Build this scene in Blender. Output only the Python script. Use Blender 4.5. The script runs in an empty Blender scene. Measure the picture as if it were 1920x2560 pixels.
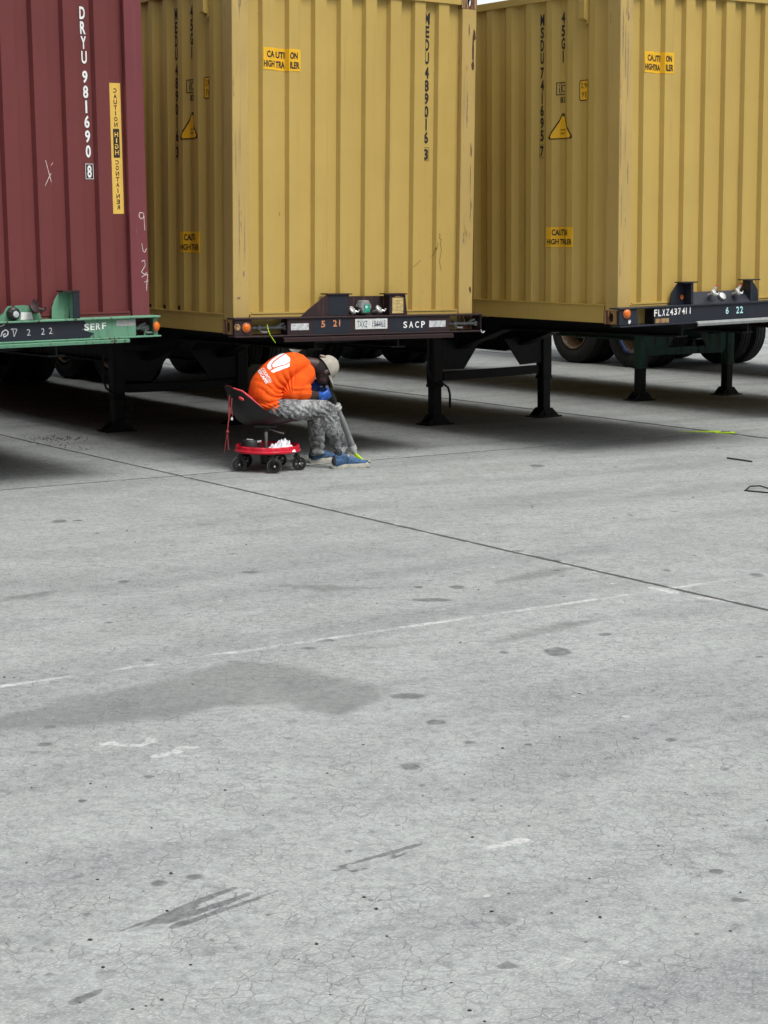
import bpy, bmesh, math, random
import numpy as np
from mathutils import Vector, Matrix, noise
from mathutils.bvhtree import BVHTree
random.seed(7); rng = np.random.default_rng(7)
SC = bpy.context.scene
COL = SC.collection
R_ = math.radians
# ---------------------------------------------------------------- camera
F_PX, PITCH, ROLL, EYE = 4458.88, 0.151186, 0.004525, 1.88336      # photo is 1920 x 2560
cd = bpy.data.cameras.new('camera'); cam = bpy.data.objects.new('camera', cd); COL.objects.link(cam)
cd.sensor_fit = 'VERTICAL'; cd.sensor_height = 36.0; cd.lens = F_PX/2560*36.0
cd.clip_start = .1; cd.clip_end = 3000
cF = Vector((0, math.cos(PITCH), -math.sin(PITCH))); cU0 = Vector((0, math.sin(PITCH), math.cos(PITCH))); cR0 = Vector((1, 0, 0))
cR = cR0*math.cos(ROLL)+cU0*math.sin(ROLL); cU = -cR0*math.sin(ROLL)+cU0*math.cos(ROLL)
mc = Matrix((cR, cU, -cF)).transposed().to_4x4(); mc.translation = Vector((0, 0, EYE)); cam.matrix_world = mc
SC.camera = cam
# ---------------------------------------------------------------- sky, sun, exposure
SUN_EL, SUN_AZ = 60, 136          # azimuth measured from +y towards +x
w = bpy.data.worlds.new('World'); SC.world = w; w.use_nodes = True
wn = w.node_tree; wn.nodes.clear()
sk = wn.nodes.new('ShaderNodeTexSky'); sk.sky_type = 'NISHITA'; sk.sun_disc = False
sk.sun_elevation = R_(SUN_EL); sk.sun_rotation = R_(SUN_AZ); sk.air_density = 1.0; sk.dust_density = 4.0; sk.ozone_density = 1.0
hs = wn.nodes.new('ShaderNodeHueSaturation'); hs.inputs['Saturation'].default_value = .30
bg = wn.nodes.new('ShaderNodeBackground'); bg.inputs['Strength'].default_value = .11
wo = wn.nodes.new('ShaderNodeOutputWorld')
# overcast luminance: brighter overhead than at the horizon (real cloud cover)
wt = wn.nodes.new('ShaderNodeTexCoord'); wx = wn.nodes.new('ShaderNodeSeparateXYZ'); wr = wn.nodes.new('ShaderNodeMapRange')
wr.inputs['From Min'].default_value = .0; wr.inputs['From Max'].default_value = .9; wr.inputs['To Min'].default_value = .04; wr.inputs['To Max'].default_value = 2.2
wm = wn.nodes.new('ShaderNodeMix'); wm.data_type = 'RGBA'; wm.blend_type = 'MULTIPLY'; wm.inputs[0].default_value = 1
wn.links.new(wt.outputs['Generated'], wx.inputs[0]); wn.links.new(wx.outputs[2], wr.inputs['Value'])
wn.links.new(sk.outputs[0], hs.inputs['Color']); wn.links.new(hs.outputs[0], wm.inputs[6]); 
wd_ = wn.nodes.new('ShaderNodeVectorMath'); wd_.operation = 'DISTANCE'; wd_.inputs[1].default_value = (.08, .985, .15)
wl = wn.nodes.new('ShaderNodeMapRange'); wl.interpolation_type = 'SMOOTHSTEP'; wl.inputs['From Min'].default_value = .22; wl.inputs['From Max'].default_value = .05; wl.inputs['To Min'].default_value = 0; wl.inputs['To Max'].default_value = 2.2
wa = wn.nodes.new('ShaderNodeMath'); wa.operation = 'ADD'
wn.links.new(wt.outputs['Generated'], wd_.inputs[0]); wn.links.new(wd_.outputs['Value'], wl.inputs['Value']); wn.links.new(wr.outputs[0], wa.inputs[0]); wn.links.new(wl.outputs[0], wa.inputs[1]); wn.links.new(wa.outputs[0], wm.inputs[7]); wn.links.new(wm.outputs[2], bg.inputs[0]); wn.links.new(bg.outputs[0], wo.inputs[0])
sd = bpy.data.lights.new('sun', 'SUN'); sd.energy = 1.5; sd.angle = R_(22); sd.color = (1, .99, .955)
sun = bpy.data.objects.new('sun', sd); COL.objects.link(sun)
az, el = R_(SUN_AZ), R_(SUN_EL)
sdir = Vector((math.sin(az)*math.cos(el), math.cos(az)*math.cos(el), math.sin(el)))
sun.rotation_euler = sdir.to_track_quat('Z', 'Y').to_euler()
SC.view_settings.view_transform = 'Standard'; SC.view_settings.look = 'None'; SC.view_settings.gamma = 1
SC.view_settings.exposure = 0.11
SC.cycles.max_bounces = 6; SC.cycles.diffuse_bounces = 3

# ---------------------------------------------------------------- small helpers
def ray(px, py):
    return cF+cR*((px-960)/F_PX)+cU*((1280-py)/F_PX)
def ground_pt(px, py, z=0.):            # measured point of the photo on the ground
    d = ray(px, py); return Vector((0, 0, EYE))+d*((z-EYE)/d.z)
def depth_pt(px, py, Y):
    d = ray(px, py); return Vector((0, 0, EYE))+d*(Y/d.y)
def tag(o, label=None, cat=None, group=None, kind=None):
    if label: o['label'] = label
    if cat: o['category'] = cat
    if group: o['group'] = group
    if kind: o['kind'] = kind
    return o
def empty(name, M):
    o = bpy.data.objects.new(name, None); COL.objects.link(o); o.matrix_world = M; o.empty_display_size = .2
    return o
class MB:
    def __init__(s): s.v = []; s.f = []
    def add(s, vs, fs):
        n = len(s.v); s.v += [tuple(v) for v in vs]; s.f += [tuple(i+n for i in f) for f in fs]; return s
    def box(s, x0, x1, y0, y1, z0, z1):
        vs = [(x, y, z) for x in (x0, x1) for y in (y0, y1) for z in (z0, z1)]
        return s.add(vs, [(0,1,3,2),(4,6,7,5),(0,4,5,1),(2,3,7,6),(0,2,6,4),(1,5,7,3)])
    def prism(s, poly, axis, a, b):     # poly: 2-D points in the two other axes
        def P(p, t):
            if axis == 'x': return (t, p[0], p[1])
            if axis == 'y': return (p[0], t, p[1])
            return (p[0], p[1], t)
        n = len(poly); vs = [P(p, a) for p in poly]+[P(p, b) for p in poly]
        return s.add(vs, [tuple(range(n)), tuple(range(2*n-1, n-1, -1))]+[(i, i+n, (i+1) % n+n, (i+1) % n) for i in range(n)])
    def bar(s, a, b, w, h):
        a, b = Vector(a), Vector(b); t = (b-a).normalized(); up = Vector((0, 0, 1))
        if abs(t.z) > .95: up = Vector((0, 1, 0))
        l = t.cross(up).normalized(); u = l.cross(t)
        vs = [p+l*(sx*w/2)+u*(sz*h/2) for p in (a, b) for sx, sz in ((-1,-1),(1,-1),(1,1),(-1,1))]
        return s.add(vs, [(3,2,1,0),(4,5,6,7)]+[(i, (i+1) % 4, (i+1) % 4+4, i+4) for i in range(4)])
    def tube(s, pts, rad, n=12, cap=True):
        pts = [Vector(p) for p in pts]; rs = rad if isinstance(rad, (list, tuple)) else [rad]*len(pts)
        vs = []; fs = []; ref = None
        for i, p in enumerate(pts):
            t = (pts[min(i+1, len(pts)-1)]-pts[max(i-1, 0)]).normalized()
            if ref is None:
                ref = t.cross(Vector((0, 0, 1)) if abs(t.z) < .9 else Vector((1, 0, 0))).normalized()
            ref = (ref-t*ref.dot(t)).normalized(); b = t.cross(ref)
            vs += [p+(ref*math.cos(2*math.pi*k/n)+b*math.sin(2*math.pi*k/n))*rs[i] for k in range(n)]
        for i in range(len(pts)-1):
            for k in range(n):
                fs.append((i*n+k, i*n+(k+1) % n, (i+1)*n+(k+1) % n, (i+1)*n+k))
        if cap: fs += [tuple(range(n-1, -1, -1)), tuple(range((len(pts)-1)*n, len(pts)*n))]
        return s.add(vs, fs)
    def lathe(s, prof, c, axis, n=32, close=False, caps=True):   # prof: (along, radius)
        c = Vector(c); t = Vector(axis).normalized()
        ref = t.cross(Vector((0, 0, 1)) if abs(t.z) < .9 else Vector((1, 0, 0))).normalized(); b = t.cross(ref)
        vs = [c+t*a+(ref*math.cos(2*math.pi*k/n)+b*math.sin(2*math.pi*k/n))*r for a, r in prof for k in range(n)]
        m = len(prof); fs = []
        for i in range(m if close else m-1):
            j = (i+1) % m
            for k in range(n): fs.append((i*n+k, i*n+(k+1) % n, j*n+(k+1) % n, j*n+k))
        if not close and caps: fs += [tuple(range(n-1, -1, -1)), tuple(range((m-1)*n, m*n))]
        return s.add(vs, fs)
    def mesh(s, name, mat=None, smooth=None, bevel=0, weld=True):
        me = bpy.data.meshes.new(name); bm = bmesh.new()
        vv = [bm.verts.new(v) for v in s.v]
        for f in s.f:
            try: bm.faces.new([vv[i] for i in f])
            except ValueError: pass
        bmesh.ops.recalc_face_normals(bm, faces=bm.faces)
        if bevel: bmesh.ops.bevel(bm, geom=[e for e in bm.edges if e.is_manifold and e.calc_face_angle(0) > .5], offset=bevel, segments=1, affect='EDGES', clamp_overlap=True)
        bm.to_mesh(me); bm.free()
        if mat: me.materials.append(mat)
        if smooth is not None:
            me.polygons.foreach_set('use_smooth', [True]*len(me.polygons)); me.set_sharp_from_angle(angle=R_(smooth))
        return me
    def build(s, name, mat, parent=None, smooth=None, bevel=0):
        return link(name, s.mesh(name, mat, smooth, bevel), parent)
def link(name, me, parent=None):
    o = bpy.data.objects.new(name, me); COL.objects.link(o)
    if parent: o.parent = parent
    return o
def copy_tree(o, parent=None):
    c = o.copy(); COL.objects.link(c)
    if parent: c.parent = parent
    for ch in list(o.children): copy_tree(ch, c)
    return c

# ---------------------------------------------------------------- materials
def nodes(name):
    m = bpy.data.materials.new(name); m.use_nodes = True; nt = m.node_tree
    return m, nt, nt.nodes['Principled BSDF']
class NT:
    def __init__(s, nt): s.nt = nt
    def n(s, t, **k):
        x = s.nt.nodes.new(t)
        for a, b in k.items():
            if a.startswith('i_'): x.inputs[a[2:].replace('_', ' ')].default_value = b
            else: setattr(x, a, b)
        return x
    def l(s, a, b): s.nt.links.new(a, b)
    def math(s, op, a, b=None, c=None, clamp=False):
        x = s.nt.nodes.new('ShaderNodeMath'); x.operation = op; x.use_clamp = clamp
        for i, v in enumerate((a, b, c)):
            if v is None: continue
            if isinstance(v, (int, float)): x.inputs[i].default_value = v
            else: s.l(v, x.inputs[i])
        return x.outputs[0]
    def step(s, v, lo, hi, a=0., b=1.):
        x = s.nt.nodes.new('ShaderNodeMapRange'); x.interpolation_type = 'SMOOTHSTEP'
        x.inputs['From Min'].default_value = lo; x.inputs['From Max'].default_value = hi
        x.inputs['To Min'].default_value = a; x.inputs['To Max'].default_value = b
        s.l(v, x.inputs['Value']); return x.outputs[0]
    def noise(s, vec, scale, detail=3, rough=.55, dist=0):
        x = s.n('ShaderNodeTexNoise'); x.inputs['Scale'].default_value = scale; x.inputs['Detail'].default_value = detail
        x.inputs['Roughness'].default_value = rough; x.inputs['Distortion'].default_value = dist
        if vec is not None: s.l(vec, x.inputs['Vector'])
        return x.outputs['Fac']
    def mapv(s, vec, scale=(1,1,1), rot=(0,0,0), loc=(0,0,0)):
        x = s.n('ShaderNodeMapping'); x.inputs['Scale'].default_value = scale; x.inputs['Rotation'].default_value = rot; x.inputs['Location'].default_value = loc
        s.l(vec, x.inputs['Vector']); return x.outputs[0]
    def mix(s, fac, a, b, blend='MIX'):
        x = s.n('ShaderNodeMix', data_type='RGBA', blend_type=blend)
        for sock, v in ((x.inputs[0], fac), (x.inputs[6], a), (x.inputs[7], b)):
            if isinstance(v, (int, float)): sock.default_value = v
            elif isinstance(v, tuple): sock.default_value = (*v[:3], 1)
            else: s.l(v, sock)
        return x.outputs[2]
    def bump(s, h, strength, dist, nrm=None):
        x = s.n('ShaderNodeBump'); x.inputs['Strength'].default_value = strength; x.inputs['Distance'].default_value = dist
        s.l(h, x.inputs['Height'])
        if nrm is not None: s.l(nrm, x.inputs['Normal'])
        return x.outputs[0]
def plain(name, col, rough=.6, metal=0., var=.15, scale=8, bump=0., emit=None):
    m, nt, b = nodes(name); k = NT(nt)
    tc = k.n('ShaderNodeTexCoord').outputs['Object']
    f = k.noise(tc, scale, 4)
    c = k.mix(k.step(f, .3, .7), tuple(x*(1-var) for x in col), tuple(min(1, x*(1+var)) for x in col))
    k.l(c, b.inputs['Base Color']); b.inputs['Roughness'].default_value = rough; b.inputs['Metallic'].default_value = metal
    if bump: k.l(k.bump(k.noise(tc, scale*6, 3), .5, bump), b.inputs['Normal'])
    return m
def paint(name, col, dirt, chip, chipc=(.10, .045, .03), chip_amt=.72, rough=.5, seed=0, streak=.35, wear=None):
    """weathered coach paint: mottling, vertical grime streaks, chips to rust"""
    m, nt, b = nodes(name); k = NT(nt)
    tc0 = k.n('ShaderNodeTexCoord').outputs['Object']; tc = k.mapv(tc0, loc=(seed*3.1, seed*1.7, seed*.9))
    big = k.noise(tc, .9, 4, .6)
    c = k.mix(k.step(big, .3, .72), tuple(x*.93 for x in col), tuple(min(1, x*1.05) for x in col))
    st = k.noise(k.mapv(tc, scale=(17, 17, .55)), 1.0, 5, .65)
    st2 = k.noise(k.mapv(tc, scale=(60, 60, 1.6)), 1.0, 3, .6)
    s = k.math('MULTIPLY', k.step(st, .52, .78), k.step(k.noise(tc, 1.3, 2), .35, .7))
    c = k.mix(k.math('MULTIPLY', s, streak), c, dirt)
    c = k.mix(k.math('MULTIPLY', k.step(st2, .6, .8), streak*.45), c, dirt)
    sp = k.noise(tc, 38, 2, .5)                                     # small scuffs and fly specks
    c = k.mix(k.math('MULTIPLY', k.step(sp, .73, .78), .5), c, dirt)
    if chip:
        ch = k.math('ADD', k.noise(k.mapv(tc, scale=(2.6, 2.6, .20)), 14, 6, .62), k.math('MULTIPLY', k.noise(tc, 2.2, 2), .35))
        if wear: ch = k.math('ADD', ch, wear)
        e0 = k.step(ch, chip_amt+.13, chip_amt+.15); e1 = k.step(ch, chip_amt+.10, chip_amt+.14)
        c = k.mix(k.math('MULTIPLY', e1, .6), c, dirt); c = k.mix(e0, c, chipc)
        k.l(k.step(ch, chip_amt+.1, chip_amt+.15, rough, .85), b.inputs['Roughness'])
    else: b.inputs['Roughness'].default_value = rough
    k.l(c, b.inputs['Base Color'])
    h = k.math('ADD', k.noise(tc, 3.2, 3), k.math('MULTIPLY', k.noise(tc, 90, 2), .04))
    k.l(k.bump(h, .45, .012), b.inputs['Normal'])
    b.inputs['Specular IOR Level'].default_value = .35
    return m
YEL = (.490, .345, .096)
M = {}
M['yellow'] = paint('mustard_paint', YEL, (.20, .13, .055), True, chip_amt=.80, streak=.34, seed=1)
M['yellow_post'] = paint('mustard_paint_worn', (.475, .337, .114), (.21, .145, .08), True, chipc=(.20, .11, .05), chip_amt=.73, streak=1.0, seed=2)
M['yellow_side'] = M['yellow']
M['red'] = paint('oxide_red_paint', (.148, .035, .034), (.070, .018, .019), True, chipc=(.25, .12, .11), chip_amt=.88, streak=.35, seed=3)
M['red_post'] = paint('oxide_red_paint_worn', (.172, .042, .048), (.25, .11, .11), True, chipc=(.33, .2, .19), chip_amt=.80, streak=.35, seed=4)
M['casting'] = paint('worn_casting', (.36, .23, .10), (.16, .08, .045), True, chipc=(.12, .055, .035), chip_amt=.52, streak=.7, seed=5)
M['casting_red'] = paint('worn_red_casting', (.13, .04, .04), (.06, .02, .02), True, chip_amt=.6, seed=5)
M['black'] = paint('black_frame_paint', (.008, .0085, .011), (.018, .012, .010), True, chipc=(.03, .016, .012), chip_amt=.66, rough=.55, seed=6)
M['black_face'] = paint('blue_black_bolster_paint', (.018, .022, .032), (.05, .045, .045), True, chipc=(.06, .03, .025), chip_amt=.72, rough=.4, seed=16, streak=.5)
M['maroon'] = paint('primer_maroon_steel', (.030, .0155, .017), (.014, .016, .024), True, chipc=(.075, .035, .025), chip_amt=.68, rough=.55, seed=7, streak=.8)
M['green'] = paint('mint_green_frame_paint', (.125, .29, .185), (.04, .045, .04), True, chipc=(.075, .035, .022), chip_amt=.68, rough=.55, seed=8, streak=.6)
M['teal'] = paint('dark_teal_frame_paint', (.022, .080, .070), (.03, .03, .025), True, chipc=(.05, .03, .02), chip_amt=.62, seed=9)
M['under'] = plain('shade_dark_underside', (.008, .008, .008), .9, var=.4, scale=5)  # near-black colour deepens the shade under trailers and inside wheels
M['rubber'] = plain('tyre_rubber', (.016, .016, .016), .85, var=.3, scale=12, bump=.002)
M['rim_tan'] = paint('dusty_rim', (.20, .145, .09), (.12, .08, .05), True, chip_amt=.6, seed=10)
M['rim_white'] = plain('white_rim_paint', (.80, .77, .70), .5, var=.1)
M['steel'] = plain('bare_steel', (.42, .42, .40), .35, .8, var=.2, scale=20)
M['silver'] = plain('silver_fitting', (.55, .56, .55), .35, .5, var=.35, scale=30)
M['gray_plastic'] = plain('grey_plastic', (.16, .17, .17), .5, var=.2, scale=25)
M['dark_plastic'] = plain('black_plastic', (.009, .009, .010), .45, var=.2, scale=20)
M['amber'] = plain('amber_lens', (.72, .15, .012), .2, var=.12, scale=60)
M['amber_rim'] = plain('amber_lens_rim', (.45, .12, .03), .4, var=.3, scale=40)
M['ink'] = plain('black_lettering', (.016, .012, .014), .6, var=.3, scale=40)
M['white_ink'] = plain('white_lettering', (.80, .80, .78), .6, var=.06, scale=40)
M['caution'] = plain('caution_yellow_vinyl', (.80, .45, .02), .4, var=.05, scale=12)
M['caution_pale'] = plain('faded_yellow_vinyl', (.76, .49, .10), .4, var=.05, scale=12)
M['reflect'] = plain('silver_reflector', (.50, .52, .53), .35, var=.3, scale=25)
M['plate'] = plain('registration_plate', (.62, .64, .62), .4, var=.12, scale=30)
M['plate_ink'] = plain('blue_black_plate_ink', (.05, .08, .12), .6, var=.3, scale=40)
M['orange_ink'] = plain('faded_orange_stencil', (.55, .22, .11), .6, var=.25, scale=60)
M['cyan_ink'] = plain('pale_cyan_stencil', (.42, .72, .74), .6, var=.2, scale=60)
M['hexg'] = plain('green_data_plate', (.02, .28, .16), .3, var=.3, scale=40)
M['chalk'] = plain('chalk_scrawl', (.58, .46, .43), .9, var=.3, scale=50)
M['blue_strap'] = plain('blue_strap', (.01, .03, .12), .6)
M['lime'] = plain('lime_plastic', (.55, .85, .03), .4, var=.1, scale=40)
M['white_cloth'] = plain('white_cotton', (.72, .72, .76), .9, var=.05, scale=20)
M['redplastic'] = plain('glossy_red_plastic', (.52, .012, .03), .3, var=.12, scale=9)
M['redpad'] = plain('red_seat_vinyl', (.62, .055, .07), .4, var=.12, scale=9)
M['cord'] = plain('red_cord', (.25, .03, .035), .7)
M['skin'] = plain('dark_brown_skin', (.052, .030, .024), .5, var=.15, scale=30)
M['hair'] = plain('black_hair', (.012, .010, .010), .9)
M['cap'] = plain('beige_cap_cotton', (.36, .335, .285), .9, var=.08, scale=30, bump=.001)
M['glove'] = plain('blue_nitrile_glove', (.014, .085, .38), .35, var=.15, scale=40)
M['shoe'] = plain('blue_mesh_shoe', (.042, .10, .20), .8, var=.35, scale=45)
M['shoe_dark'] = plain('black_shoe_trim', (.02, .024, .03), .7, var=.3, scale=40)
M['sole'] = plain('off_white_sole', (.42, .41, .35), .8, var=.2, scale=30)
M['pole'] = plain('grey_pole_plastic', (.24, .25, .25), .42, var=.10, scale=15)
M['pole_light'] = plain('light_grey_collar', (.38, .39, .38), .4, var=.10, scale=15)
M['pale_panel'] = plain('pale_grey_panel', (.62, .62, .58), .7, var=.1)
M['grit'] = plain('dark_grit', (.03, .028, .025), .9, var=.5, scale=30)

def shirt_mat():
    m, nt, b = nodes('orange_jersey'); k = NT(nt); tc = k.n('ShaderNodeTexCoord').outputs['Object']
    c = k.mix(k.step(k.noise(tc, 9, 4), .3, .7), (.80, .085, .006), (.90, .115, .012)); k.l(c, b.inputs['Base Color'])
    b.inputs['Roughness'].default_value = .9; b.inputs['Specular IOR Level'].default_value = .2
    k.l(k.bump(k.noise(k.mapv(tc, scale=(1, 1, 1)), 26, 3), .3, .004), b.inputs['Normal']); return m
def jeans_mat():
    m, nt, b = nodes('acid_washed_grey_denim'); k = NT(nt); tc = k.n('ShaderNodeTexCoord').outputs['Object']
    n1 = k.noise(tc, 24, 6, .75, .8); n2 = k.noise(tc, 5, 3)
    f = k.step(k.math('ADD', n1, k.math('MULTIPLY', n2, .5)), .60, 1.0)
    c = k.mix(f, (.046, .050, .056), (.47, .48, .475)); sp = k.noise(tc, 70, 2)
    c = k.mix(k.math('MULTIPLY', k.step(sp, .66, .72), .7), c, (.62, .61, .57))
    k.l(c, b.inputs['Base Color']); b.inputs['Roughness'].default_value = .9
    k.l(k.bump(k.noise(tc, 30, 3), .5, .006), b.inputs['Normal']); return m
M['shirt'] = shirt_mat(); M['jeans'] = jeans_mat()

# ---------------------------------------------------------------- ground
G_YAW = .6099; G_O = Vector((-1.6528, 14.2603, 0)); S_U, S_V = 6.098, 5.648
DW = Vector((math.cos(G_YAW), math.sin(G_YAW), 0)); DL = Vector((-math.sin(G_YAW), math.cos(G_YAW), 0))
def ground_material():
    m, nt, b = nodes('broomed_concrete'); k = NT(nt)
    tc = k.n('ShaderNodeTexCoord').outputs['Object']
    gv = k.mapv(k.mapv(tc, loc=(-G_O.x, -G_O.y, 0)), rot=(0, 0, -G_YAW))
    sx = k.n('ShaderNodeSeparateXYZ'); k.l(gv, sx.inputs[0]); u, v = sx.outputs[0], sx.outputs[1]
    big = k.noise(tc, .35, 4, .6); mid = k.noise(tc, 2.2, 5, .65)
    c = k.mix(k.step(big, .3, .7), (.288, .308, .293), (.340, .362, .346))
    c = k.mix(k.step(mid, .35, .75), c, (.362, .387, .373))
    # each pour cured to a slightly different tone
    cb = k.n('ShaderNodeCombineXYZ'); k.l(k.math('FLOOR', k.math('DIVIDE', u, S_U)), cb.inputs[0]); k.l(k.math('FLOOR', k.math('DIVIDE', v, S_V)), cb.inputs[1])
    wn_ = k.n('ShaderNodeTexWhiteNoise'); k.l(cb.outputs[0], wn_.inputs['Vector']); tone = k.step(wn_.outputs['Value'], 0, 1, .93, 1.06)
    tn = k.n('ShaderNodeCombineXYZ'); [k.l(tone, tn.inputs[i_]) for i_ in range(3)]; c = k.mix(1., c, tn.outputs[0], 'MULTIPLY')
    # traffic grime swept roughly along the parking direction
    sw = k.noise(k.mapv(gv, scale=(.30, 1.5, 1)), 1.0, 5, .6)
    c = k.mix(k.math('MULTIPLY', k.step(sw, .44, .68), .55), c, (.185, .195, .198))
    # blotchy cement paste, craze cracks, pores
    gr = k.noise(tc, 26, 4, .7); c = k.mix(k.step(gr, .42, .68), c, k.mix(1., c, (.72, .72, .73), 'MULTIPLY'))
    gr2 = k.noise(k.mapv(gv, scale=(1, 2.2, 1)), 75, 3, .7); c = k.mix(k.math('MULTIPLY', k.step(gr2, .50, .70), .50), c, (.60, .60, .59))
    c = k.mix(k.math('MULTIPLY', k.step(gr2, .48, .34), .40), c, (.20, .20, .20))
    g3 = k.noise(k.mapv(tc, scale=(1, 1, 1)), 9, 4, .72); c = k.mix(k.step(g3, .45, .72), c, k.mix(1., c, (.80, .81, .82), 'MULTIPLY'))
    vd = k.n('ShaderNodeTexVoronoi', feature='DISTANCE_TO_EDGE'); vd.inputs['Scale'].default_value = 20
    wv = k.n('ShaderNodeTexNoise'); wv.inputs['Scale'].default_value = 9; wv.inputs['Detail'].default_value = 3; k.l(tc, wv.inputs['Vector'])
    va = k.n('ShaderNodeVectorMath', operation='MULTIPLY_ADD'); va.inputs[1].default_value = (.075, .075, 0); k.l(wv.outputs['Color'], va.inputs[0]); k.l(tc, va.inputs[2]); k.l(va.outputs[0], vd.inputs['Vector'])
    crz = k.step(vd.outputs['Distance'], .048, .0)
    crz = k.math('MULTIPLY', crz, k.step(k.noise(tc, .8, 3), .30, .50)); crz = k.math('MULTIPLY', crz, k.step(k.noise(tc, 5, 3, .7), .38, .62, .12, 1.))
    c = k.mix(k.math('MULTIPLY', crz, .40), c, (.12, .125, .12))
    # random oil spots and gum
    for sc, th, col, am in ((1.15, .075, (.12, .12, .12), .5), (2.9, .115, (.075, .078, .078), .8), (4.3, .12, (.09, .09, .09), .7), (.7, .12, (.17, .175, .18), .3), (7.0, .12, (.06, .06, .06), .7), (16.0, .14, (.07, .07, .07), .7), (6, .10, (.55, .55, .53), .6)):
        vo = k.n('ShaderNodeTexVoronoi'); vo.inputs['Scale'].default_value = sc
        vb = k.n('ShaderNodeVectorMath', operation='MULTIPLY_ADD'); vb.inputs[1].default_value = (.22/sc, .22/sc, 0)
        nn = k.n('ShaderNodeTexNoise'); nn.inputs['Scale'].default_value = sc*4; nn.inputs['Detail'].default_value = 4; k.l(tc, nn.inputs['Vector'])
        k.l(nn.outputs['Color'], vb.inputs[0]); k.l(k.mapv(tc, loc=(sc*7, sc*3, 0), scale=(1, 1, 0)), vb.inputs[2]); k.l(vb.outputs[0], vo.inputs['Vector'])
        sc_c = k.n('ShaderNodeSeparateColor'); k.l(vo.outputs['Color'], sc_c.inputs[0])
        rad = k.math('MULTIPLY', k.step(sc_c.outputs[0], .55, 1.0), th)
        msk = k.step(k.math('SUBTRACT', rad, vo.outputs['Distance']), -.004, .030)
        am2 = k.math('MULTIPLY', msk, k.math('MULTIPLY', k.step(sc_c.outputs[1], 0, 1, .35, 1.), am))
        c = k.mix(am2, c, col)
    # surveyed stains: vertex fields broken up by noise
    at = k.n('ShaderNodeVertexColor', layer_name='marks'); sa = k.n('ShaderNodeSeparateColor'); k.l(at.outputs[0], sa.inputs[0])
    nb = k.math('MULTIPLY', k.math('SUBTRACT', k.noise(tc, 16, 5, .65), .5), .55); nb2 = k.math('MULTIPLY', k.math('SUBTRACT', k.noise(tc, 4, 6, .7), .5), .65)
    f0 = k.step(k.math('ADD', sa.outputs[0], nb), .42, .70); f1 = k.step(k.math('ADD', sa.outputs[1], nb2), .34, .68); f2 = k.math('MULTIPLY', k.step(k.math('ADD', sa.outputs[2], nb), .42, .75), k.step(k.noise(tc, 30, 4, .7), .38, .56))
    c = k.mix(k.math('MULTIPLY', f1, k.step(mid, .3, .7, .34, .58)), c, (.10, .10, .098)); c = k.mix(k.math('MULTIPLY', f0, k.step(gr, .35, .62, .60, .88)), c, (.105, .107, .11)); c = k.mix(k.math('MULTIPLY', f2, .62), c, (.58, .585, .57))
    # slab joints
    wob = k.math('MULTIPLY', k.math('SUBTRACT', k.noise(gv, 1.6, 4, .7), .5), .035); wob2 = k.math('MULTIPLY', k.math('SUBTRACT', k.noise(gv, 14, 4, .7), .5), .022)
    far = k.step(u, 2., 4., 1., .45)
    def joint(x, per, wd, fr=1.):
        a = k.math('ADD', k.math('ADD', x, wob), wob2)
        a = k.math('ABSOLUTE', k.math('SUBTRACT', k.math('MODULO', k.math('ADD', a, per*20.5), per), per/2)); a = k.math('MULTIPLY', a, fr)
        return k.step(a, wd, wd*.45), a
    ja, da = joint(u, S_U, .024, far); jb, db = joint(v, S_V, .022)
    notC = k.step(k.math('ABSOLUTE', k.math('ADD', v, S_V)), .05, .06)
    jb = k.math('MULTIPLY', k.math('MULTIPLY', jb, notC), k.math('MULTIPLY', k.step(k.noise(gv, 3, 2), .30, .44), k.step(u, 4.5, 2.5, .45, 1.)))
    edge = k.math('MULTIPLY', k.math('MAXIMUM', k.step(da, .045, .015), k.math('MULTIPLY', notC, k.step(db, .03, .012))), k.step(k.noise(gv, 4.5, 4, .7), .54, .62))
    edge = k.math('MULTIPLY', edge, k.step(k.math('ABSOLUTE', k.math('ADD', v, 3.0)), 4.5, 3.0, .35, 1.))
    c = k.mix(k.math('MULTIPLY', edge, .75), c, (.62, .61, .57))
    c = k.mix(k.math('MULTIPLY', k.math('MAXIMUM', ja, jb), .9), c, (.045, .042, .04))
    # pale worn line
    pw = k.math('ADD', k.math('ABSOLUTE', k.math('ADD', k.math('ADD', v, S_V), wob)), wob2)
    pl = k.math('MULTIPLY', k.step(pw, .036, .006), k.math('MULTIPLY', k.step(k.noise(gv, 1.7, 4, .7), .40, .60, .12, .9), k.step(k.noise(gv, 22, 3, .7), .40, .55, .3, 1.)))
    c = k.mix(k.math('MULTIPLY', pl, .62), c, (.70, .70, .68))
    k.l(c, b.inputs['Base Color']); b.inputs['Roughness'].default_value = .92; b.inputs['Specular IOR Level'].default_value = .25
    h = k.math('ADD', k.math('MULTIPLY', gr2, .5), k.math('MULTIPLY', gr, .5)); h = k.math('SUBTRACT', h, k.math('MULTIPLY', k.math('MAXIMUM', ja, jb), 2.))
    h = k.math('SUBTRACT', h, k.math('MULTIPLY', crz, .8))
    k.l(k.bump(h, .55, .006), b.inputs['Normal'])
    return m
def sdist_poly(X, Y, poly):
    d = np.full(X.shape, 1e9); ins = np.zeros(X.shape, bool); n = len(poly)
    for i in range(n):
        (ax, ay), (bx, by) = poly[i], poly[(i+1) % n]
        ex, ey = bx-ax, by-ay; t = np.clip(((X-ax)*ex+(Y-ay)*ey)/(ex*ex+ey*ey+1e-12), 0, 1)
        d = np.minimum(d, np.hypot(X-ax-t*ex, Y-ay-t*ey))
        ins ^= ((ay > Y) != (by > Y)) & (X < (bx-ax)*(Y-ay)/(by-ay+1e-12)+ax)
    return np.where(ins, -d, d)
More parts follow.
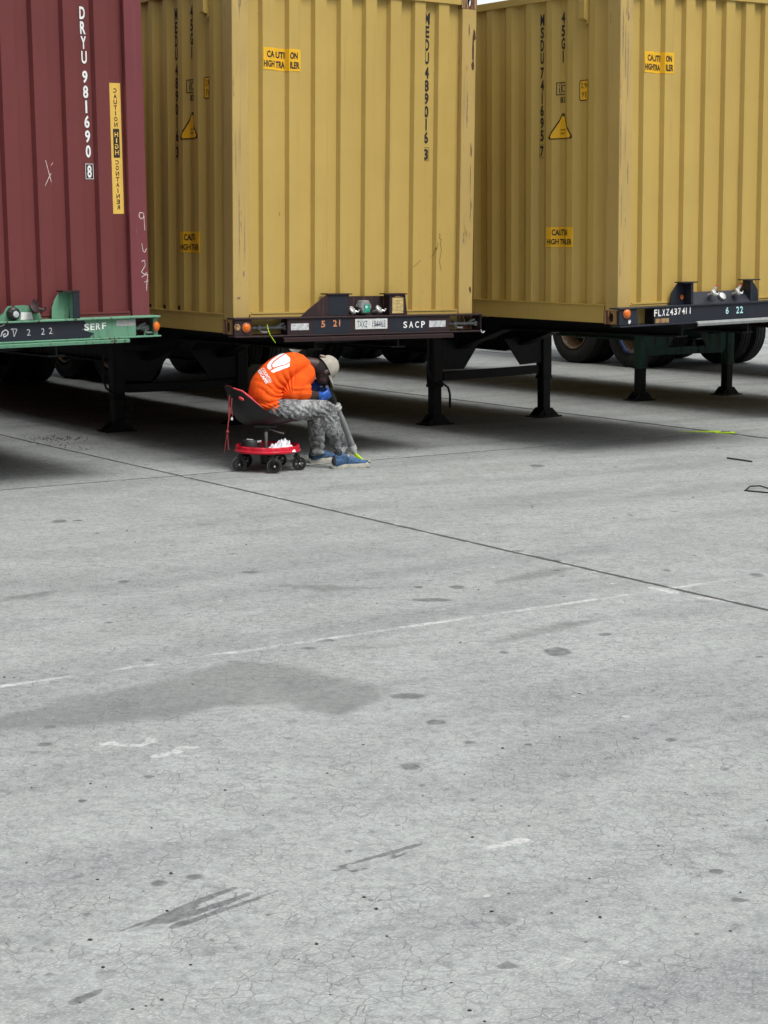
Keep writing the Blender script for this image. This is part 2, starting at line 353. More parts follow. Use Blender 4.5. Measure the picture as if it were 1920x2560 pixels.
def sdist_seg(X, Y, a, b, ra, rb):
    ex, ey = b[0]-a[0], b[1]-a[1]; t = np.clip(((X-a[0])*ex+(Y-a[1])*ey)/(ex*ex+ey*ey+1e-12), 0, 1)
    return np.hypot(X-a[0]-t*ex, Y-a[1]-t*ey)-(ra+(rb-ra)*t)
S = 1.1574
def g2(x, y): p = ground_pt(x*S, y*S); return (p.x, p.y)       # marks read off the photo at 1659 px width
def build_ground():
    ys = [-40., -20, -8, 0, 2, 3.2]; y = 3.6
    while y < 26: ys.append(y); y += .0042*y
    ys += [27, 29, 33, 40, 60, 100, 200, 500, 1500]
    xs = [0.]; x = 0.
    while x < 6.5: x += .017 if x < 2.4 else .017+.02*(x-2.4); xs.append(x)
    xs += [8, 11, 16, 30, 80, 300, 1500]; xs = [-a for a in xs[:0:-1]]+xs
    xs = np.array(xs); ys = np.array(ys); X, Y = np.meshgrid(xs, ys); nx, ny = len(xs), len(ys)
    me = bpy.data.meshes.new('ground'); co = np.zeros((nx*ny, 3)); co[:, 0] = X.ravel(); co[:, 1] = Y.ravel()
    i = np.arange(nx*ny).reshape(ny, nx); q = np.stack([i[:-1, :-1], i[:-1, 1:], i[1:, 1:], i[1:, :-1]], -1).reshape(-1, 4)
    me.vertices.add(nx*ny); me.vertices.foreach_set('co', co.ravel().astype(np.float32))
    me.loops.add(q.size); me.loops.foreach_set('vertex_index', q.ravel().astype(np.int32))
    me.polygons.add(len(q)); me.polygons.foreach_set('loop_start', (np.arange(len(q))*4).astype(np.int32)); me.update(calc_edges=True)
    fld = lambda d, w_: np.clip(.5-d/(2*w_), 0, 1)
    dark = np.zeros(X.shape); wet = np.zeros(X.shape); chalk = np.zeros(X.shape)
    # ellipses (centre x, y, half width, half height) in photo units
    for cx, cy, hw, hh in ((128,1126,22,5),(268,1256,20,4),(905,1268,14,4),(986,1268,24,5),(98,1608,24,5),(185,1976,22,6),(343,1908,27,8),(1306,1370,24,4),(1088,1409,16,4),
            (887,1656,30,10),(910,1697,13,5),(1018,1728,10,6),(1130,1445,5,3),(940,1560,32,7),(880,1504,48,8),(540,1236,30,4),(935,1296,65,5),(752,1838,14,5),(636,1724,12,5),
            (340,1866,10,4),(1392,2134,19,9),(1447,1722,5,3),(1330,1623,6,3),(852,2052,6,3),(30,1948,14,5),(235,1345,14,3),(345,1350,8,3),(210,1152,10,2),(455,1173,11,2),(500,1196,10,2),
            (700,1383,40,4),(668,1400,26,4),(1205,1408,40,12),(1450,1598,18,6),(1500,1744,5,4),(760,1775,7,3),(688,1799,10,3),(1015,1604,22,5),(850,1592,5,2),(1120,1190,20,2.5),(1160,1006,22,4),
            (1440,1232,14,3),(1634,1242,24,5),(1500,1200,10,2),(105,2105,16,6),(165,1892,16,4),(60,1903,5,2),(420,1894,26,9),(466,1986,10,4)):
        a, b_ = g2(cx-hw, cy), g2(cx+hw, cy); c0, c1 = g2(cx, cy-hh), g2(cx, cy+hh); m_ = g2(cx, cy)
        hx = (b_[0]-a[0])/2; hy = (c0[1]-c1[1])/2; sc = min(hx, hy)
        d = (np.hypot((X-m_[0])/hx, (Y-m_[1])/hy)-.82)*sc*.8
        dark = np.maximum(dark, fld(d, max(.02, sc*.5)))
    for a, b_, r0, r1 in (((262,2010),(340,1984),.010,.018),((340,1984),(440,1942),.020,.03),((440,1942),(512,1916),.025,.018),((360,1990),(470,1955),.03,.028),((470,1955),(540,1930),.028,.02),
            ((375,2002),(480,1966),.028,.02),((480,1966),(556,1942),.018,.014),((500,1960),(603,1922),.018,.01),((300,2008),(420,1958),.010,.022),
            ((725,1874),(830,1846),.012,.02),((830,1846),(905,1824),.024,.022),((722,1880),(745,1876),.02,.02),((760,1882),(792,1876),.02,.012),((845,1853),(880,1842),.02,.01),
            ((160,2165),(215,2140),.03,.02),((390,1452),(210,1490),.005,.008)):
        dark = np.maximum(dark, fld(sdist_seg(X, Y, g2(*a), g2(*b_), r0*.62, r1*.62), .011))
    P = [g2(*p) for p in ((-60,1560),(0,1545),(60,1530),(150,1505),(300,1480),(400,1455),(520,1427),(600,1432),(700,1452),(840,1487),(822,1510),(740,1548),(660,1535),(620,1520),(480,1530),(350,1555),(200,1570),(0,1578),(-60,1582))]
    wet = np.maximum(wet, fld(sdist_poly(X, Y, P), .15))
    for P in (((1060,1256),(1120,1240),(1190,1225),(1245,1226),(1230,1238),(1150,1252),(1080,1262)), ((0,1290),(70,1280),(150,1272),(90,1288),(0,1300)), ((560,1262),(680,1262),(830,1270),(700,1280)),
            ((1040,1400),(1200,1370),(1320,1330),(1200,1345),(1050,1385)),((940,1385),(820,1392),(730,1405),(860,1398))):
        wet = np.maximum(wet, fld(sdist_poly(X, Y, [g2(*p) for p in P]), .12)*.9)
    for a, b_, r0, r1 in (((225,1605),(300,1612),.03,.03),((300,1612),(332,1600),.02,.03),((332,1600),(310,1592),.03,.01),((290,1590),(330,1592),.02,.02),((215,1614),(245,1600),.012,.02),
            ((335,1634),(380,1624),.03,.04),((378,1626),(390,1613),.02,.02),((390,1614),(420,1614),.03,.03),((385,1632),(425,1632),.02,.02),((1050,1832),(1130,1815),.02,.035),((1215,2078),(1235,2070),.02,.02),
            ((1400,1268),(1455,1280),.03,.05),((1300,1258),(1340,1262),.02,.02),((1500,1290),(1560,1296),.03,.05),((1560,1296),(1610,1302),.03,.02),((0,1492),(120,1470),.004,.01),((580,1915+40),(590,1953),.005,.005)):
        chalk = np.maximum(chalk, fld(sdist_seg(X, Y, g2(*a), g2(*b_), r0*.75, r1*.75), .02))
    colr = np.stack([dark, wet, chalk, np.ones(X.shape)], -1).reshape(-1, 4).astype(np.float32)
    ca = me.color_attributes.new('marks', 'FLOAT_COLOR', 'POINT'); ca.data.foreach_set('color', colr.ravel())
    me.materials.append(ground_material())
    tag(link('ground', me), kind='structure')
build_ground()

# ---------------------------------------------------------------- lettering
_txt = {}
def text_geo(s, bold=0.0):
    key = (s, bold)
    if key in _txt: return _txt[key]
    cu = bpy.data.curves.new('t', 'FONT'); cu.body = s; cu.size = 1; cu.offset = bold; cu.resolution_u = 3
    o = bpy.data.objects.new('t', cu); COL.objects.link(o)
    me = bpy.data.meshes.new_from_object(o.evaluated_get(bpy.context.evaluated_depsgraph_get()))
    vs = np.array([v.co[:2] for v in me.vertices]); fs = [tuple(p.vertices) for p in me.polygons]
    COL.objects.unlink(o); bpy.data.objects.remove(o); bpy.data.curves.remove(cu); bpy.data.meshes.remove(me)
    lo, hi = vs.min(0), vs.max(0); vs = (vs-lo)/(hi-lo+1e-9); _txt[key] = (vs, fs, (hi-lo)[0]/(hi-lo)[1]); return _txt[key]
class Flat2D:                 # collects 2-D shapes (s, z), then lays them on a folded wall
    def __init__(s): s.v = []; s.f = []
    def add(s, vs, fs): n = len(s.v); s.v += [tuple(v) for v in vs]; s.f += [tuple(i+n for i in f) for f in fs]
    def text(s, t, s0, s1, z0, z1, bold=0., mirror=False):
        vs, fs, _ = text_geo(t, bold); x = vs[:, 0]
        if mirror: x = 1-x
        s.add(np.stack([s0+x*(s1-s0), z0+vs[:, 1]*(z1-z0)], 1), fs)
    def rect(s, s0, s1, z0, z1): s.add([(s0, z0), (s1, z0), (s1, z1), (s0, z1)], [(0, 1, 2, 3)])
    def frame(s, s0, s1, z0, z1, t):
        s.add([(s0,z0),(s1,z0),(s1,z1),(s0,z1),(s0+t,z0+t),(s1-t,z0+t),(s1-t,z1-t),(s0+t,z1-t)], [(0,1,5,4),(1,2,6,5),(2,3,7,6),(3,0,4,7)])
    def poly(s, pts): s.add(pts, [tuple(range(len(pts)))])
    def stroke(s, pts, w_):
        for i in range(len(pts)-1):
            a, b = Vector(pts[i]), Vector(pts[i+1]); d = (b-a).normalized(); n = Vector((-d.y, d.x))*w_/2; e = d*w_*.3
            s.add([a-n-e, b-n+e, b+n+e, a+n-e], [(0, 1, 2, 3)])
    def column(s, t, c, z_top, h, pitch, wd, bold=0., mirror=False, drift=0.):
        for i, ch in enumerate(t):
            ww = wd*(.30 if ch in '1I' else 1.15 if ch == 'M' else 1); cc = c+drift*i
            s.text(ch, cc-ww/2, cc+ww/2, z_top-i*pitch-h, z_top-i*pitch, bold, mirror)
    def wrap(s, fold, off, thick=.0012):      # fold: list of (a, d) wall polyline; s = arclength; returns verts (a, d, z)
        bm = bmesh.new(); vv = [bm.verts.new((v[0], 0, v[1])) for v in s.v]
        for f in s.f:
            try: bm.faces.new([vv[i] for i in f])
            except ValueError: pass
        L = [0.]
        for (a, b), (c, d) in zip(fold, fold[1:]): L.append(L[-1]+math.hypot(c-a, d-b))
        lo = min(v[0] for v in s.v); hi = max(v[0] for v in s.v)
        for x in L[1:-1]:
            if lo < x < hi: bmesh.ops.bisect_plane(bm, geom=bm.verts[:]+bm.edges[:]+bm.faces[:], plane_co=(x, 0, 0), plane_no=(1, 0, 0), dist=1e-6)
        bm.verts.ensure_lookup_table(); bm.verts.index_update(); vs = []
        for v in bm.verts:
            t = min(max(v.co.x, 0), L[-1]-1e-6); i = max(j for j in range(len(L)-1) if L[j] <= t+1e-9)
            (a, b), (c, d) = fold[i], fold[i+1]; l = L[i+1]-L[i]; f = (t-L[i])/l; n = ((d-b)/l, -(c-a)/l)   # outward = -depth side
            nx, ny = n
            if i+1 < len(fold)-1 and f > .999: pass
            vs.append((a+(c-a)*f+nx*off, b+(d-b)*f+ny*off, v.co.z))
        fs = [tuple(v.index for v in f.verts) for f in bm.faces]; bm.free(); return vs, fs
def s_at(fold, a):
    L = 0.
    for (x, d), (x2, d2) in zip(fold, fold[1:]):
        if x <= a <= x2: return L+math.hypot(x2-x, d2-d)*(a-x)/(x2-x+1e-12)
        L += math.hypot(x2-x, d2-d)
    return L
# front wall fold: (x, depth); side wall fold: (distance behind front, depth inwards)
FP = [(.148, .055)]
for k in range(8):
    a = .292+k*.2505; FP += [(a-.018, .055), (a, .014), (a+.11, .014), (a+.128, .055)]
FP += [(2.29, .055)]
SP = [(.16, .012), (.17, .030), (.176, .048)]; yy = .264
while yy+.278 < 12.0: SP += [(yy-.002 if yy > .3 else .194, .048), (yy, .048), (yy+.068, .012), (yy+.140, .012), (yy+.208, .048)]; yy += .278
SP = [q for i, q in enumerate(SP) if i == 0 or q[0] > SP[i-1][0]+1e-4]+[(12.03, .048)]
WID, HGT, LEN = 2.438, 2.896, 12.192
def on_front(fl, name, mat, parent, off=.003):
    vs, fs = fl.wrap(FP, off); return MB().add(vs, fs).build(name, mat, parent)
def on_left(fl, name, mat, parent, off=.003):      # s measured backwards from the front; text must be laid mirrored in s
    vs, fs = fl.wrap(SP, off); return MB().add([(d, a, z) for a, d, z in vs], fs).build(name, mat, parent)
class Left(Flat2D):         # writes as seen from outside the left wall: reader's right = towards the front
    def text(s, t, s0, s1, z0, z1, bold=0., mirror=False): Flat2D.text(s, t, s0, s1, z0, z1, bold, not mirror)

# ---------------------------------------------------------------- shipping container
def casting_mesh():
    bx = lambda a, b: MB().box(*a).mesh(b)
    body = bpy.data.objects.new('c', MB().box(0, .162, 0, .178, 0, .118).mesh('c')); COL.objects.link(body)
    cut = MB()
    def oval(c, axis, a, b, rot, L):
        c = Vector(c); ax = Vector(axis); n = 20
        e1, e2 = (Vector(rot[0]), Vector(rot[1]))
        ring = [c+e1*(a*math.cos(t*2*math.pi/n))+e2*(b*math.sin(t*2*math.pi/n)) for t in range(n)]
        cut.add([p-ax*L for p in ring]+[p+ax*L for p in ring], [tuple(range(n-1, -1, -1)), tuple(range(n, 2*n))]+[(i, (i+1) % n, (i+1) % n+n, i+n) for i in range(n)])
    cuts = []
    for args in (((.081, .03, .059), (0, 1, 0), .022, .042, ((1, 0, 0), (0, 0, 1)), .06), ((.03, .085, .059), (1, 0, 0), .028, .042, ((0, 1, 0), (0, 0, 1)), .06), ((.081, .09, 0), (0, 0, 1), .03, .06, ((1, 0, 0), (0, 1, 0)), .03)):
        cut = MB(); oval(*args); cuts.append(cut.mesh('k'))
    cuts.append(MB().box(.014, .15, .014, .166, .014, .104).mesh('k'))
    for m_ in cuts:
        o = bpy.data.objects.new('k', m_); COL.objects.link(o); md = body.modifiers.new('b', 'BOOLEAN'); md.operation = 'DIFFERENCE'; md.object = o; md.solver = 'EXACT'
    me = bpy.data.meshes.new_from_object(body.evaluated_get(bpy.context.evaluated_depsgraph_get()))
    for md in list(body.modifiers): oo = md.object; bpy.data.objects.remove(oo)
    bpy.data.objects.remove(body); me.name = 'corner_casting'; return me
CAST = casting_mesh()
def frame_matrix(X, Y, Z, yaw, roll=0., pit=0.):
    return Matrix.Translation((X, Y, Z)) @ Matrix.Rotation(yaw, 4, 'Z') @ Matrix.Rotation(roll, 4, 'Y') @ Matrix.Rotation(pit, 4, 'X')
def container(Mx, wall, post, cast, label, name='shipping_container'):
    t = empty(name, Mx); tag(t, label, 'shipping container', 'shipping containers parked in a row')
    m = MB(); vs = []; n = len(FP)
    for a, d in FP: vs += [(a, d, .165), (a, d, 2.81)]
    m.add(vs, [(2*i, 2*i+2, 2*i+3, 2*i+1) for i in range(n-1)]); m.build('front_wall', wall, t)
    for sx, nm in ((0, 'side_wall'), (1, 'side_wall')):
        vs = []; nS = len(SP)
        for a, d in SP: x = d if not sx else WID-d; vs += [(x, a, .15), (x, a, 2.84)]
        MB().add(vs, [(2*i, 2*i+2, 2*i+3, 2*i+1) for i in range(nS-1)]).build(nm, wall, t)
    for x0, x1, f in ((0, .15, 0), (2.288, WID, 0)):
        # front corner post: face plate with a folded inner step
        q = [(x0, 0), (x1, 0), (x1, .02), (x1, .058), (x0+.02, .16), (x0, .16)] if x0 == 0 else [(x0, 0), (x1, 0), (x1, .16), (x1-.02, .16), (x0, .058), (x0, .02)]
        MB().prism(q, 'z', .118, 2.778).build('corner_post', post, t, bevel=.004)
        MB().box(x0, x1, LEN-.16, LEN, .118, 2.778).build('corner_post', post, t)
    b = MB().box(.162, WID-.162, .002, .10, .0, .168); b.build('bottom_sill', wall, t, bevel=.003)
    MB().box(.17, WID-.17, -.004, .012, .168, .182).build('sill_lip', wall, t)
    MB().box(.162, WID-.162, .001, .08, 2.805, 2.893).build('front_header', wall, t, bevel=.003)
    for sx in (0, 1):
        f = lambda a, b_: (a, b_) if not sx else (WID-b_, WID-a)
        r = MB(); r.box(*f(.004, .05), .178, LEN-.178, .02, .160); r.box(*f(-.003, .06), .165, LEN-.178, .158, .168); r.box(*f(.004, .06), .178, LEN-.178, .008, .021); r.build('bottom_rail', wall, t)
        MB().box(*f(.003, .06), .178, LEN-.178, 2.815, 2.879).build('top_rail', wall, t, bevel=.003)
        if not sx and 'directly above' in label:
            for j in range(2, 5): MB().box(*f(.022, .040), .44+.278*j-.02, .44+.278*j+.03, .170, .205).build('rail_bracket', M['under'], t)
    MB().box(.05, WID-.05, .08, LEN-.08, 2.84, 2.87).build('roof', wall, t)
    fl = MB().box(.06, WID-.06, .10, LEN-.1, .12, .16)
    for j in range(38): fl.box(.05, WID-.05, .25+j*.31, .31+j*.31, .012, .119)
    fl.build('floor', M['under'], t)
    dr = MB(); dr.box(.152, WID-.152, LEN-.08, LEN-.03, .12, 2.8); dr.build('door', wall, t)
    for sx in (0, 1):
        for sy in (0, 1):
            for sz in (0, 1):
                o = link('corner_casting', CAST if len(CAST.materials) and CAST.materials[0] == cast else CASTM(cast), t)
                px = -.0015 if not sx else WID+.0015; py = -.0015 if not sy else LEN+.0015; pz = 0. if not sz else HGT
                o.matrix_local = Matrix.Translation((px, py, pz)) @ Matrix.Diagonal((-1 if sx else 1, -1 if sy else 1, -1 if sz else 1, 1))
    for yv in (.455, 11.7):
        v = MB(); v.prism([(-.034, 2.62), (-.026, 2.61), (.02, 2.60), (.02, 2.79), (-.026, 2.785), (-.034, 2.77)], 'y', yv-.036, yv+.036)
        v.box(.006, .012, yv-.045, yv+.045, 2.575, 2.80); v.tube([(.012, yv, 2.588), (0, yv, 2.588)], .006, 8); v.build('vent', wall, t)
    return t
_cm = {}
def CASTM(mat):
    if mat.name not in _cm: me = CAST.copy(); me.materials.clear(); me.materials.append(mat); _cm[mat.name] = me
    return _cm[mat.name]
def number_column(fl, c, prefix, digits, check, h=.10, wd=.046, bold=0., z0=2.714, z1=2.253, z2=1.575, box=.062, drift=0.):
    fl.column(prefix, c, z0, h, .111, wd, bold, drift=drift); c += drift*4; fl.column(digits, c, z1, h, .110, wd, bold, drift=drift); c += drift*6
    fl.text(check, c-wd/2, c+wd/2, z2-.107, z2-.013, bold)
def msk_container(t, prefix, digits, check, front_numbers):
    # side marks
    f = Left(); s = lambda a: s_at(SP, a)
    number_column(f, s(1.056), prefix, digits, check, wd=.045, bold=.035); f.column('45G1', s(.776), 2.708, .10, .111, .045, .035)
    f.text('83', s(.775)-.036, s(.775)+.036, 1.928, 1.978, .02)
    on_left(f, 'lettering', M['ink'], t)
    f = Left(); f.frame(s(1.056)-.031, s(1.056)+.031, 1.456, 1.575, .003); c = s(.85)-.056
    f.frame(c-.056, c+.056, 1.996, 2.106, .007); f.rect(c-.003, c+.003, 2.003, 2.099); f.rect(c+.020, c+.029, 2.015, 2.062); f.rect(c+.020, c+.029, 2.074, 2.084)
    for a0 in range(0, 10):       # the c of the mark
        t0, t1 = math.radians(50+a0*26), math.radians(50+(a0+1)*26); q = [(-.030-math.cos(t_)*r_*.8, 2.050+math.sin(t_)*r_) for t_, r_ in ((t0, .032), (t1, .032), (t1, .024), (t0, .024))]
        f.poly([(c+x, z) for x, z in q])
    on_left(f, 'code_mark', M['ink'], t)
    def plate(pts_o, pts_i, name, txts, ink=M['ink']):
        f = Left(); f.poly(pts_o); o = on_left(f, name, M['ink'], t, .0022); f = Left(); f.poly(pts_i); on_left(f, 'sticker_face', M['caution'], o, .0034)
        f = Left()
        for a in txts: f.text(*a)
        on_left(f, 'sticker_lettering', ink, o, .0046)
    c = s(.555)-.072
    rr = lambda c, z, a, b, r: [(c+sx*(a-r)+r*math.cos(t_), z+sz*(b-r)+r*math.sin(t_)) for sx, sz, t0 in ((1,1,0),(-1,1,90),(-1,-1,180),(1,-1,270)) for t_ in [math.radians(t0+q) for q in (0, 30, 60, 90)]]
    plate(rr(c, 2.018, .072, .088, .014), rr(c, 2.018, .064, .080, .009), 'height_sticker', [('2,9m', c-.052, c+.052, 2.03, 2.085), ("9'6\"", c-.045, c+.045, 1.955, 2.01)])
    c = s(.772)
    tri = lambda r, k: [(c+x*k, 1.68+z*k) for x, z in ((-.155, -.068), (-.168, -.05), (-.012, .155), (.012, .155), (.168, -.05), (.155, -.068))]
    plate(tri(0, 1), tri(0, .86), 'warning_triangle', [('SUPER', c-.05, c+.03, 1.685, 1.700, .02), ('HEAVY', c-.05, c+.03, 1.655, 1.670, .02)])
    f = Left(); a, b = s(.60), s(.952); f.rect(a, b, .663, .840); o = on_left(f, 'caution_sticker', M['caution'], t, .0025)
    f = Left(); f.text('CAUTION', a+.07, b-.07, .765, .820, .03); f.text('HIGH TRAILER', a+.012, b-.012, .685, .735, .03); on_left(f, 'sticker_lettering', M['ink'], o, .004)
    # front marks
    s = lambda a: s_at(FP, a)
    f = Flat2D(); f.rect(s(.297), s(.650), 2.147, 2.325); o = on_front(f, 'caution_sticker', M['caution'], t, .0025)
    f = Flat2D()
    for tx, bx_, x0, x1 in (('CA', 'HIGH', .302, .400), ('UTI', 'TRA', .435, .520), ('ON', 'ILER', .550, .640)):
        a, b = s(x0), s(x1); dx = .028 if tx == 'CA' else 0; dr = .018 if tx == 'ON' else 0
        f.text(tx, a+dx, b-dr, 2.245, 2.298, .03); f.text(bx_, a, b, 2.168, 2.222, .03)
    on_front(f, 'sticker_lettering', M['ink'], o, .004)
    if front_numbers:
        f = Flat2D(); number_column(f, s(1.949), prefix, digits, check, bold=.035, z0=2.722, z1=2.267, z2=1.583); f.frame(s(1.949)-.03, s(1.949)+.03, 1.468, 1.583, .0025)
        on_front(f, 'lettering', M['ink'], t)
    # rust scars and rubs on the front
P0 = dict(C1=(-3.8340, 12.6074, 1.1179, .6089, -.0146), C2=(-1.2441, 14.7018, 1.1096, .5907, .0039), C3=(2.0194, 15.5436, 1.1676, .6298, -.0188))
def rel(base, dx, dy, Z, yaw=None):
    X, Y, _, ya, _ = P0[base]; return (X+dx*math.cos(ya)-dy*math.sin(ya), Y+dx*math.sin(ya)+dy*math.cos(ya), Z, yaw or ya, 0.)
P0['C4'] = rel('C3', 3.80, .88, 1.17); P0['C5'] = rel('C3', 8.05, -1.2, 1.15); P0['C0'] = rel('C1', -3.5, 0, 1.12); P0['C6'] = rel('C3', 12.2, 0, 1.15)
MX = {k: frame_matrix(*v) for k, v in P0.items()}
c1 = container(MX['C1'], M['red'], M['red_post'], M['casting_red'], 'dark red corrugated shipping container with white vertical number, at the left')
c2 = container(MX['C2'], M['yellow'], M['yellow_post'], M['casting'], 'mustard yellow shipping container directly above and behind the seated worker')
c3 = container(MX['C3'], M['yellow'], M['yellow_post'], M['casting'], 'mustard yellow shipping container at the right, numbered 741695 on its side')
msk_container(c2, 'MEDU', '489016', '3', True); msk_container(c3, 'MSDU', '741695', '7', False)
def red_marks(t):
    s = lambda a: s_at(FP, a)
    for bold, mat, off, ex in ((.0, M['ink'], .0022, .006), (.02, M['white_ink'], .0036, 0)):
        f = Flat2D(); c0 = s(1.970)
        for i, ch in enumerate('DRYU'): f.text(ch, c0+.0015*i-.0225-ex*.6, c0+.0015*i+.0225+ex, 2.456-i*.108-.093-ex*.5, 2.456-i*.108+ex*.5, .03)
        for i, ch in enumerate('981690'):
            ww = .008 if ch == '1' else .0215; f.text(ch, c0+.006+.0015*i-ww-ex*.6, c0+.006+.0015*i+ww+ex, 1.989-i*.110-.093-ex*.5, 1.989-i*.110+ex*.5, .03)
        if not ex: f.text('8', c0+.018-.018, c0+.018+.018, 1.196, 1.290, .03); f.frame(c0+.018-.033, c0+.018+.033, 1.186, 1.301, .004)
        else: f.rect(c0+.018-.036, c0+.018+.036, 1.183, 1.304)
        on_front(f, 'lettering', mat, t, off)
    a, b = s(2.176), s(2.268)                       # vertical sticker with its letters reversed, as in the photo
    f = Flat2D(); f.rect(a, b, .925, 1.907); o = on_front(f, 'caution_strip', M['caution_pale'], t, .0025)
    f = Flat2D(); c = (a+b)/2
    for i, ch in enumerate('CAUTION'): ww = .004 if ch == 'I' else .014; f.text(ch, c-ww, c+ww, 1.835-i*.0425, 1.835-i*.0425+.033, .02, mirror=True)
    for i, ch in enumerate('CONTAINER'): ww = .004 if ch == 'I' else .014; f.text(ch, c-ww, c+ww, 1.298-i*.0425, 1.298-i*.0425+.033, .02, mirror=True)
    f.rect(c-.026, c+.026, 1.350, 1.566); on_front(f, 'strip_lettering', M['ink'], o, .004)
    f = Flat2D()
    for i, ch in enumerate('HIGH'): ww = .005 if ch == 'I' else .015; f.text(ch, c-ww, c+ww, 1.505-i*.045, 1.505-i*.045+.036, .02, mirror=True)
    on_front(f, 'strip_lettering', M['caution_pale'], o, .0054)
    f = Flat2D(); f.stroke([(s(1.614), 1.319), (s(1.640), 1.21), (s(1.659), 1.121)], .005); on_front(f, 'chalk_cross', M['chalk'], t, .003)
    f = Flat2D(); f.stroke([(s(1.688), 1.303), (s(1.64), 1.205), (s(1.601), 1.132)], .005); on_front(f, 'chalk_cross', M['chalk'], t, .0042)
    b = MB()                                        # chalk digits down the right post (face plane y = 0)
    def ch(pts, w_=.006):
        for (x0, z0), (x1, z1) in zip(pts, pts[1:]):
            d = Vector((x1-x0, z1-z0)).normalized(); n = Vector((-d.y, d.x))*w_/2
            b.add([(x0-n.x, -.002-random.random()*.0008, z0-n.y), (x1-n.x, -.002, z1-n.y), (x1+n.x, -.002, z1+n.y), (x0+n.x, -.002, z0+n.y)], [(0, 1, 2, 3)])
    ch([(2.405, .93), (2.375, .935), (2.368, .905), (2.385, .885), (2.41, .90), (2.408, .93), (2.412, .86), (2.415, .80)])
    ch([(2.385, .70), (2.395, .64), (2.41, .63), (2.425, .66)])
    ch([(2.38, .56), (2.405, .57), (2.41, .53), (2.39, .50), (2.375, .48), (2.40, .46), (2.425, .475)])
    ch([(2.375, .44), (2.405, .455), (2.43, .46), (2.42, .40), (2.415, .335)]); ch([(2.395, .40), (2.435, .41)], .004)
    b.build('chalk_scrawl', M['chalk'], t)
red_marks(c1)
# scuffs on the right yellow corner posts: bare patches of their own shape
def scars(t, spots, mat, name='rust_patch'):
    b = MB(); i = 0
    for cx, cz, w_, h in spots:
        n = 14; i += 1
        ring = [(cx+w_*math.cos(2*math.pi*k/n)*(.6+.5*random.random()), -.0012-.0004*(i % 3), cz+h*math.sin(2*math.pi*k/n)*(.65+.5*random.random())) for k in range(n)]
        MB().add(ring, [tuple(range(n))]).build(name, mat, t)
RUST = plain('rust_brown', (.085, .030, .022), .9, var=.4, scale=40)
PRIM = plain('worn_primer_grey', (.26, .185, .13), .9, var=.3, scale=30)
scars(c2, ((2.415, 2.56, .020, .055), (2.405, 2.44, .012, .13), (2.36, 2.60, .005, .07), (2.395, 1.3, .003, .16), (2.40, 1.05, .003, .12), (2.41, .35, .012, .03), (2.405, 2.30, .018, .04)), RUST)
scars(c2, ((2.35, 1.9, .007, .2), (.03, 1.45, .003, .22), (.06, .9, .004, .3), (.11, .75, .003, .2), (.07, 2.7, .004, .2), (.10, .5, .010, .03), (2.33, .8, .008, .06), (.05, .3, .02, .012)), PRIM)
scars(c3, ((.03, 2.45, .006, .22), (.06, 2.3, .004, .25), (.09, 2.2, .006, .3), (.015, 1.55, .005, .3), (.10, 1.3, .006, .1), (.03, 1.0, .004, .2), (.02, .5, .004, .12), (.09, 2.6, .012, .04)), PRIM)

for pts in ([(2.02, .64), (2.035, .66), (2.045, .72), (2.05, .70), (2.06, .76)], [(2.07, .84), (2.085, .83), (2.075, .80), (2.10, .79), (2.085, .76), (2.10, .70), (2.08, .60), (2.10, .52)], [(1.80, .55), (1.84, .58), (1.88, .61)], [(.47, 1.0), (.475, .97)]):
    f = Flat2D(); f.stroke([(s_at(FP, a), z) for a, z in pts], .0035); on_front(f, 'scratch', RUST, c2, .0025)

# ---------------------------------------------------------------- container chassis
def tyre(parent, x, y, z, out, rimmat, inner=False):
    """out = -1 wheel faces -x, +1 faces +x"""
    R, W2 = .515, .135
    prof = [(-W2*.8, .30), (-W2, .34), (-W2*1.06, .41), (-W2*.98, .475), (-W2*.78, R-.008), (-W2*.76, R)]
    for g in (-.5, 0, .5): prof += [((g*W2)-.008, R), ((g*W2)-.006, R-.014), ((g*W2)+.006, R-.014), ((g*W2)+.008, R)]
    prof += [(W2*.76, R), (W2*.78, R-.008), (W2*.98, .475), (W2*1.06, .41), (W2, .34), (W2*.8, .30)]
    m = MB().lathe(prof, (x, y, z), (1, 0, 0), 40, close=True); o = m.build('tyre', M['rubber'], parent, smooth=35)
    s = out
    rp = [(s*.125, .300), (s*.132, .285), (s*.115, .272), (s*.03, .262), (-s*.05, .250), (-s*.07, .235), (-s*.075, .20)]
    if inner: rp = [(s*.12, .30), (s*.10, .27), (-s*.05, .25), (-s*.06, .01)]
    r = MB().lathe(rp, (x, y, z), (1, 0, 0), 32, caps=inner); rr = r.build('rim', rimmat, o, smooth=40)
    if not inner:
        MB().lathe([(-s*.075, .235), (-s*.088, .17), (-s*.06, .15), (-s*.05, .08), (s*.03, .07), (s*.04, .001)], (x, y, z), (1, 0, 0), 24, caps=False).build('wheel_disc', M['under'], o, smooth=40)  # near-black disc paints the shade of the deep dish
        nb = MB()
        for k in range(10):
            a = 2*math.pi*k/10; c = Vector((x-s*.07, y+.125*math.cos(a), z+.125*math.sin(a))); nb.tube([c-Vector((s*.02, 0, 0)), c+Vector((s*.035, 0, 0))], .014, 6)
        nb.build('wheel_nut', M['steel'], rr)
    return o
def foot_z(Mx, x, y):       # local z where the ground lies under (x, y)
    o = Mx @ Vector((x, y, 0)); d = Mx.to_3x3() @ Vector((0, 0, 1)); return -o.z/d.z
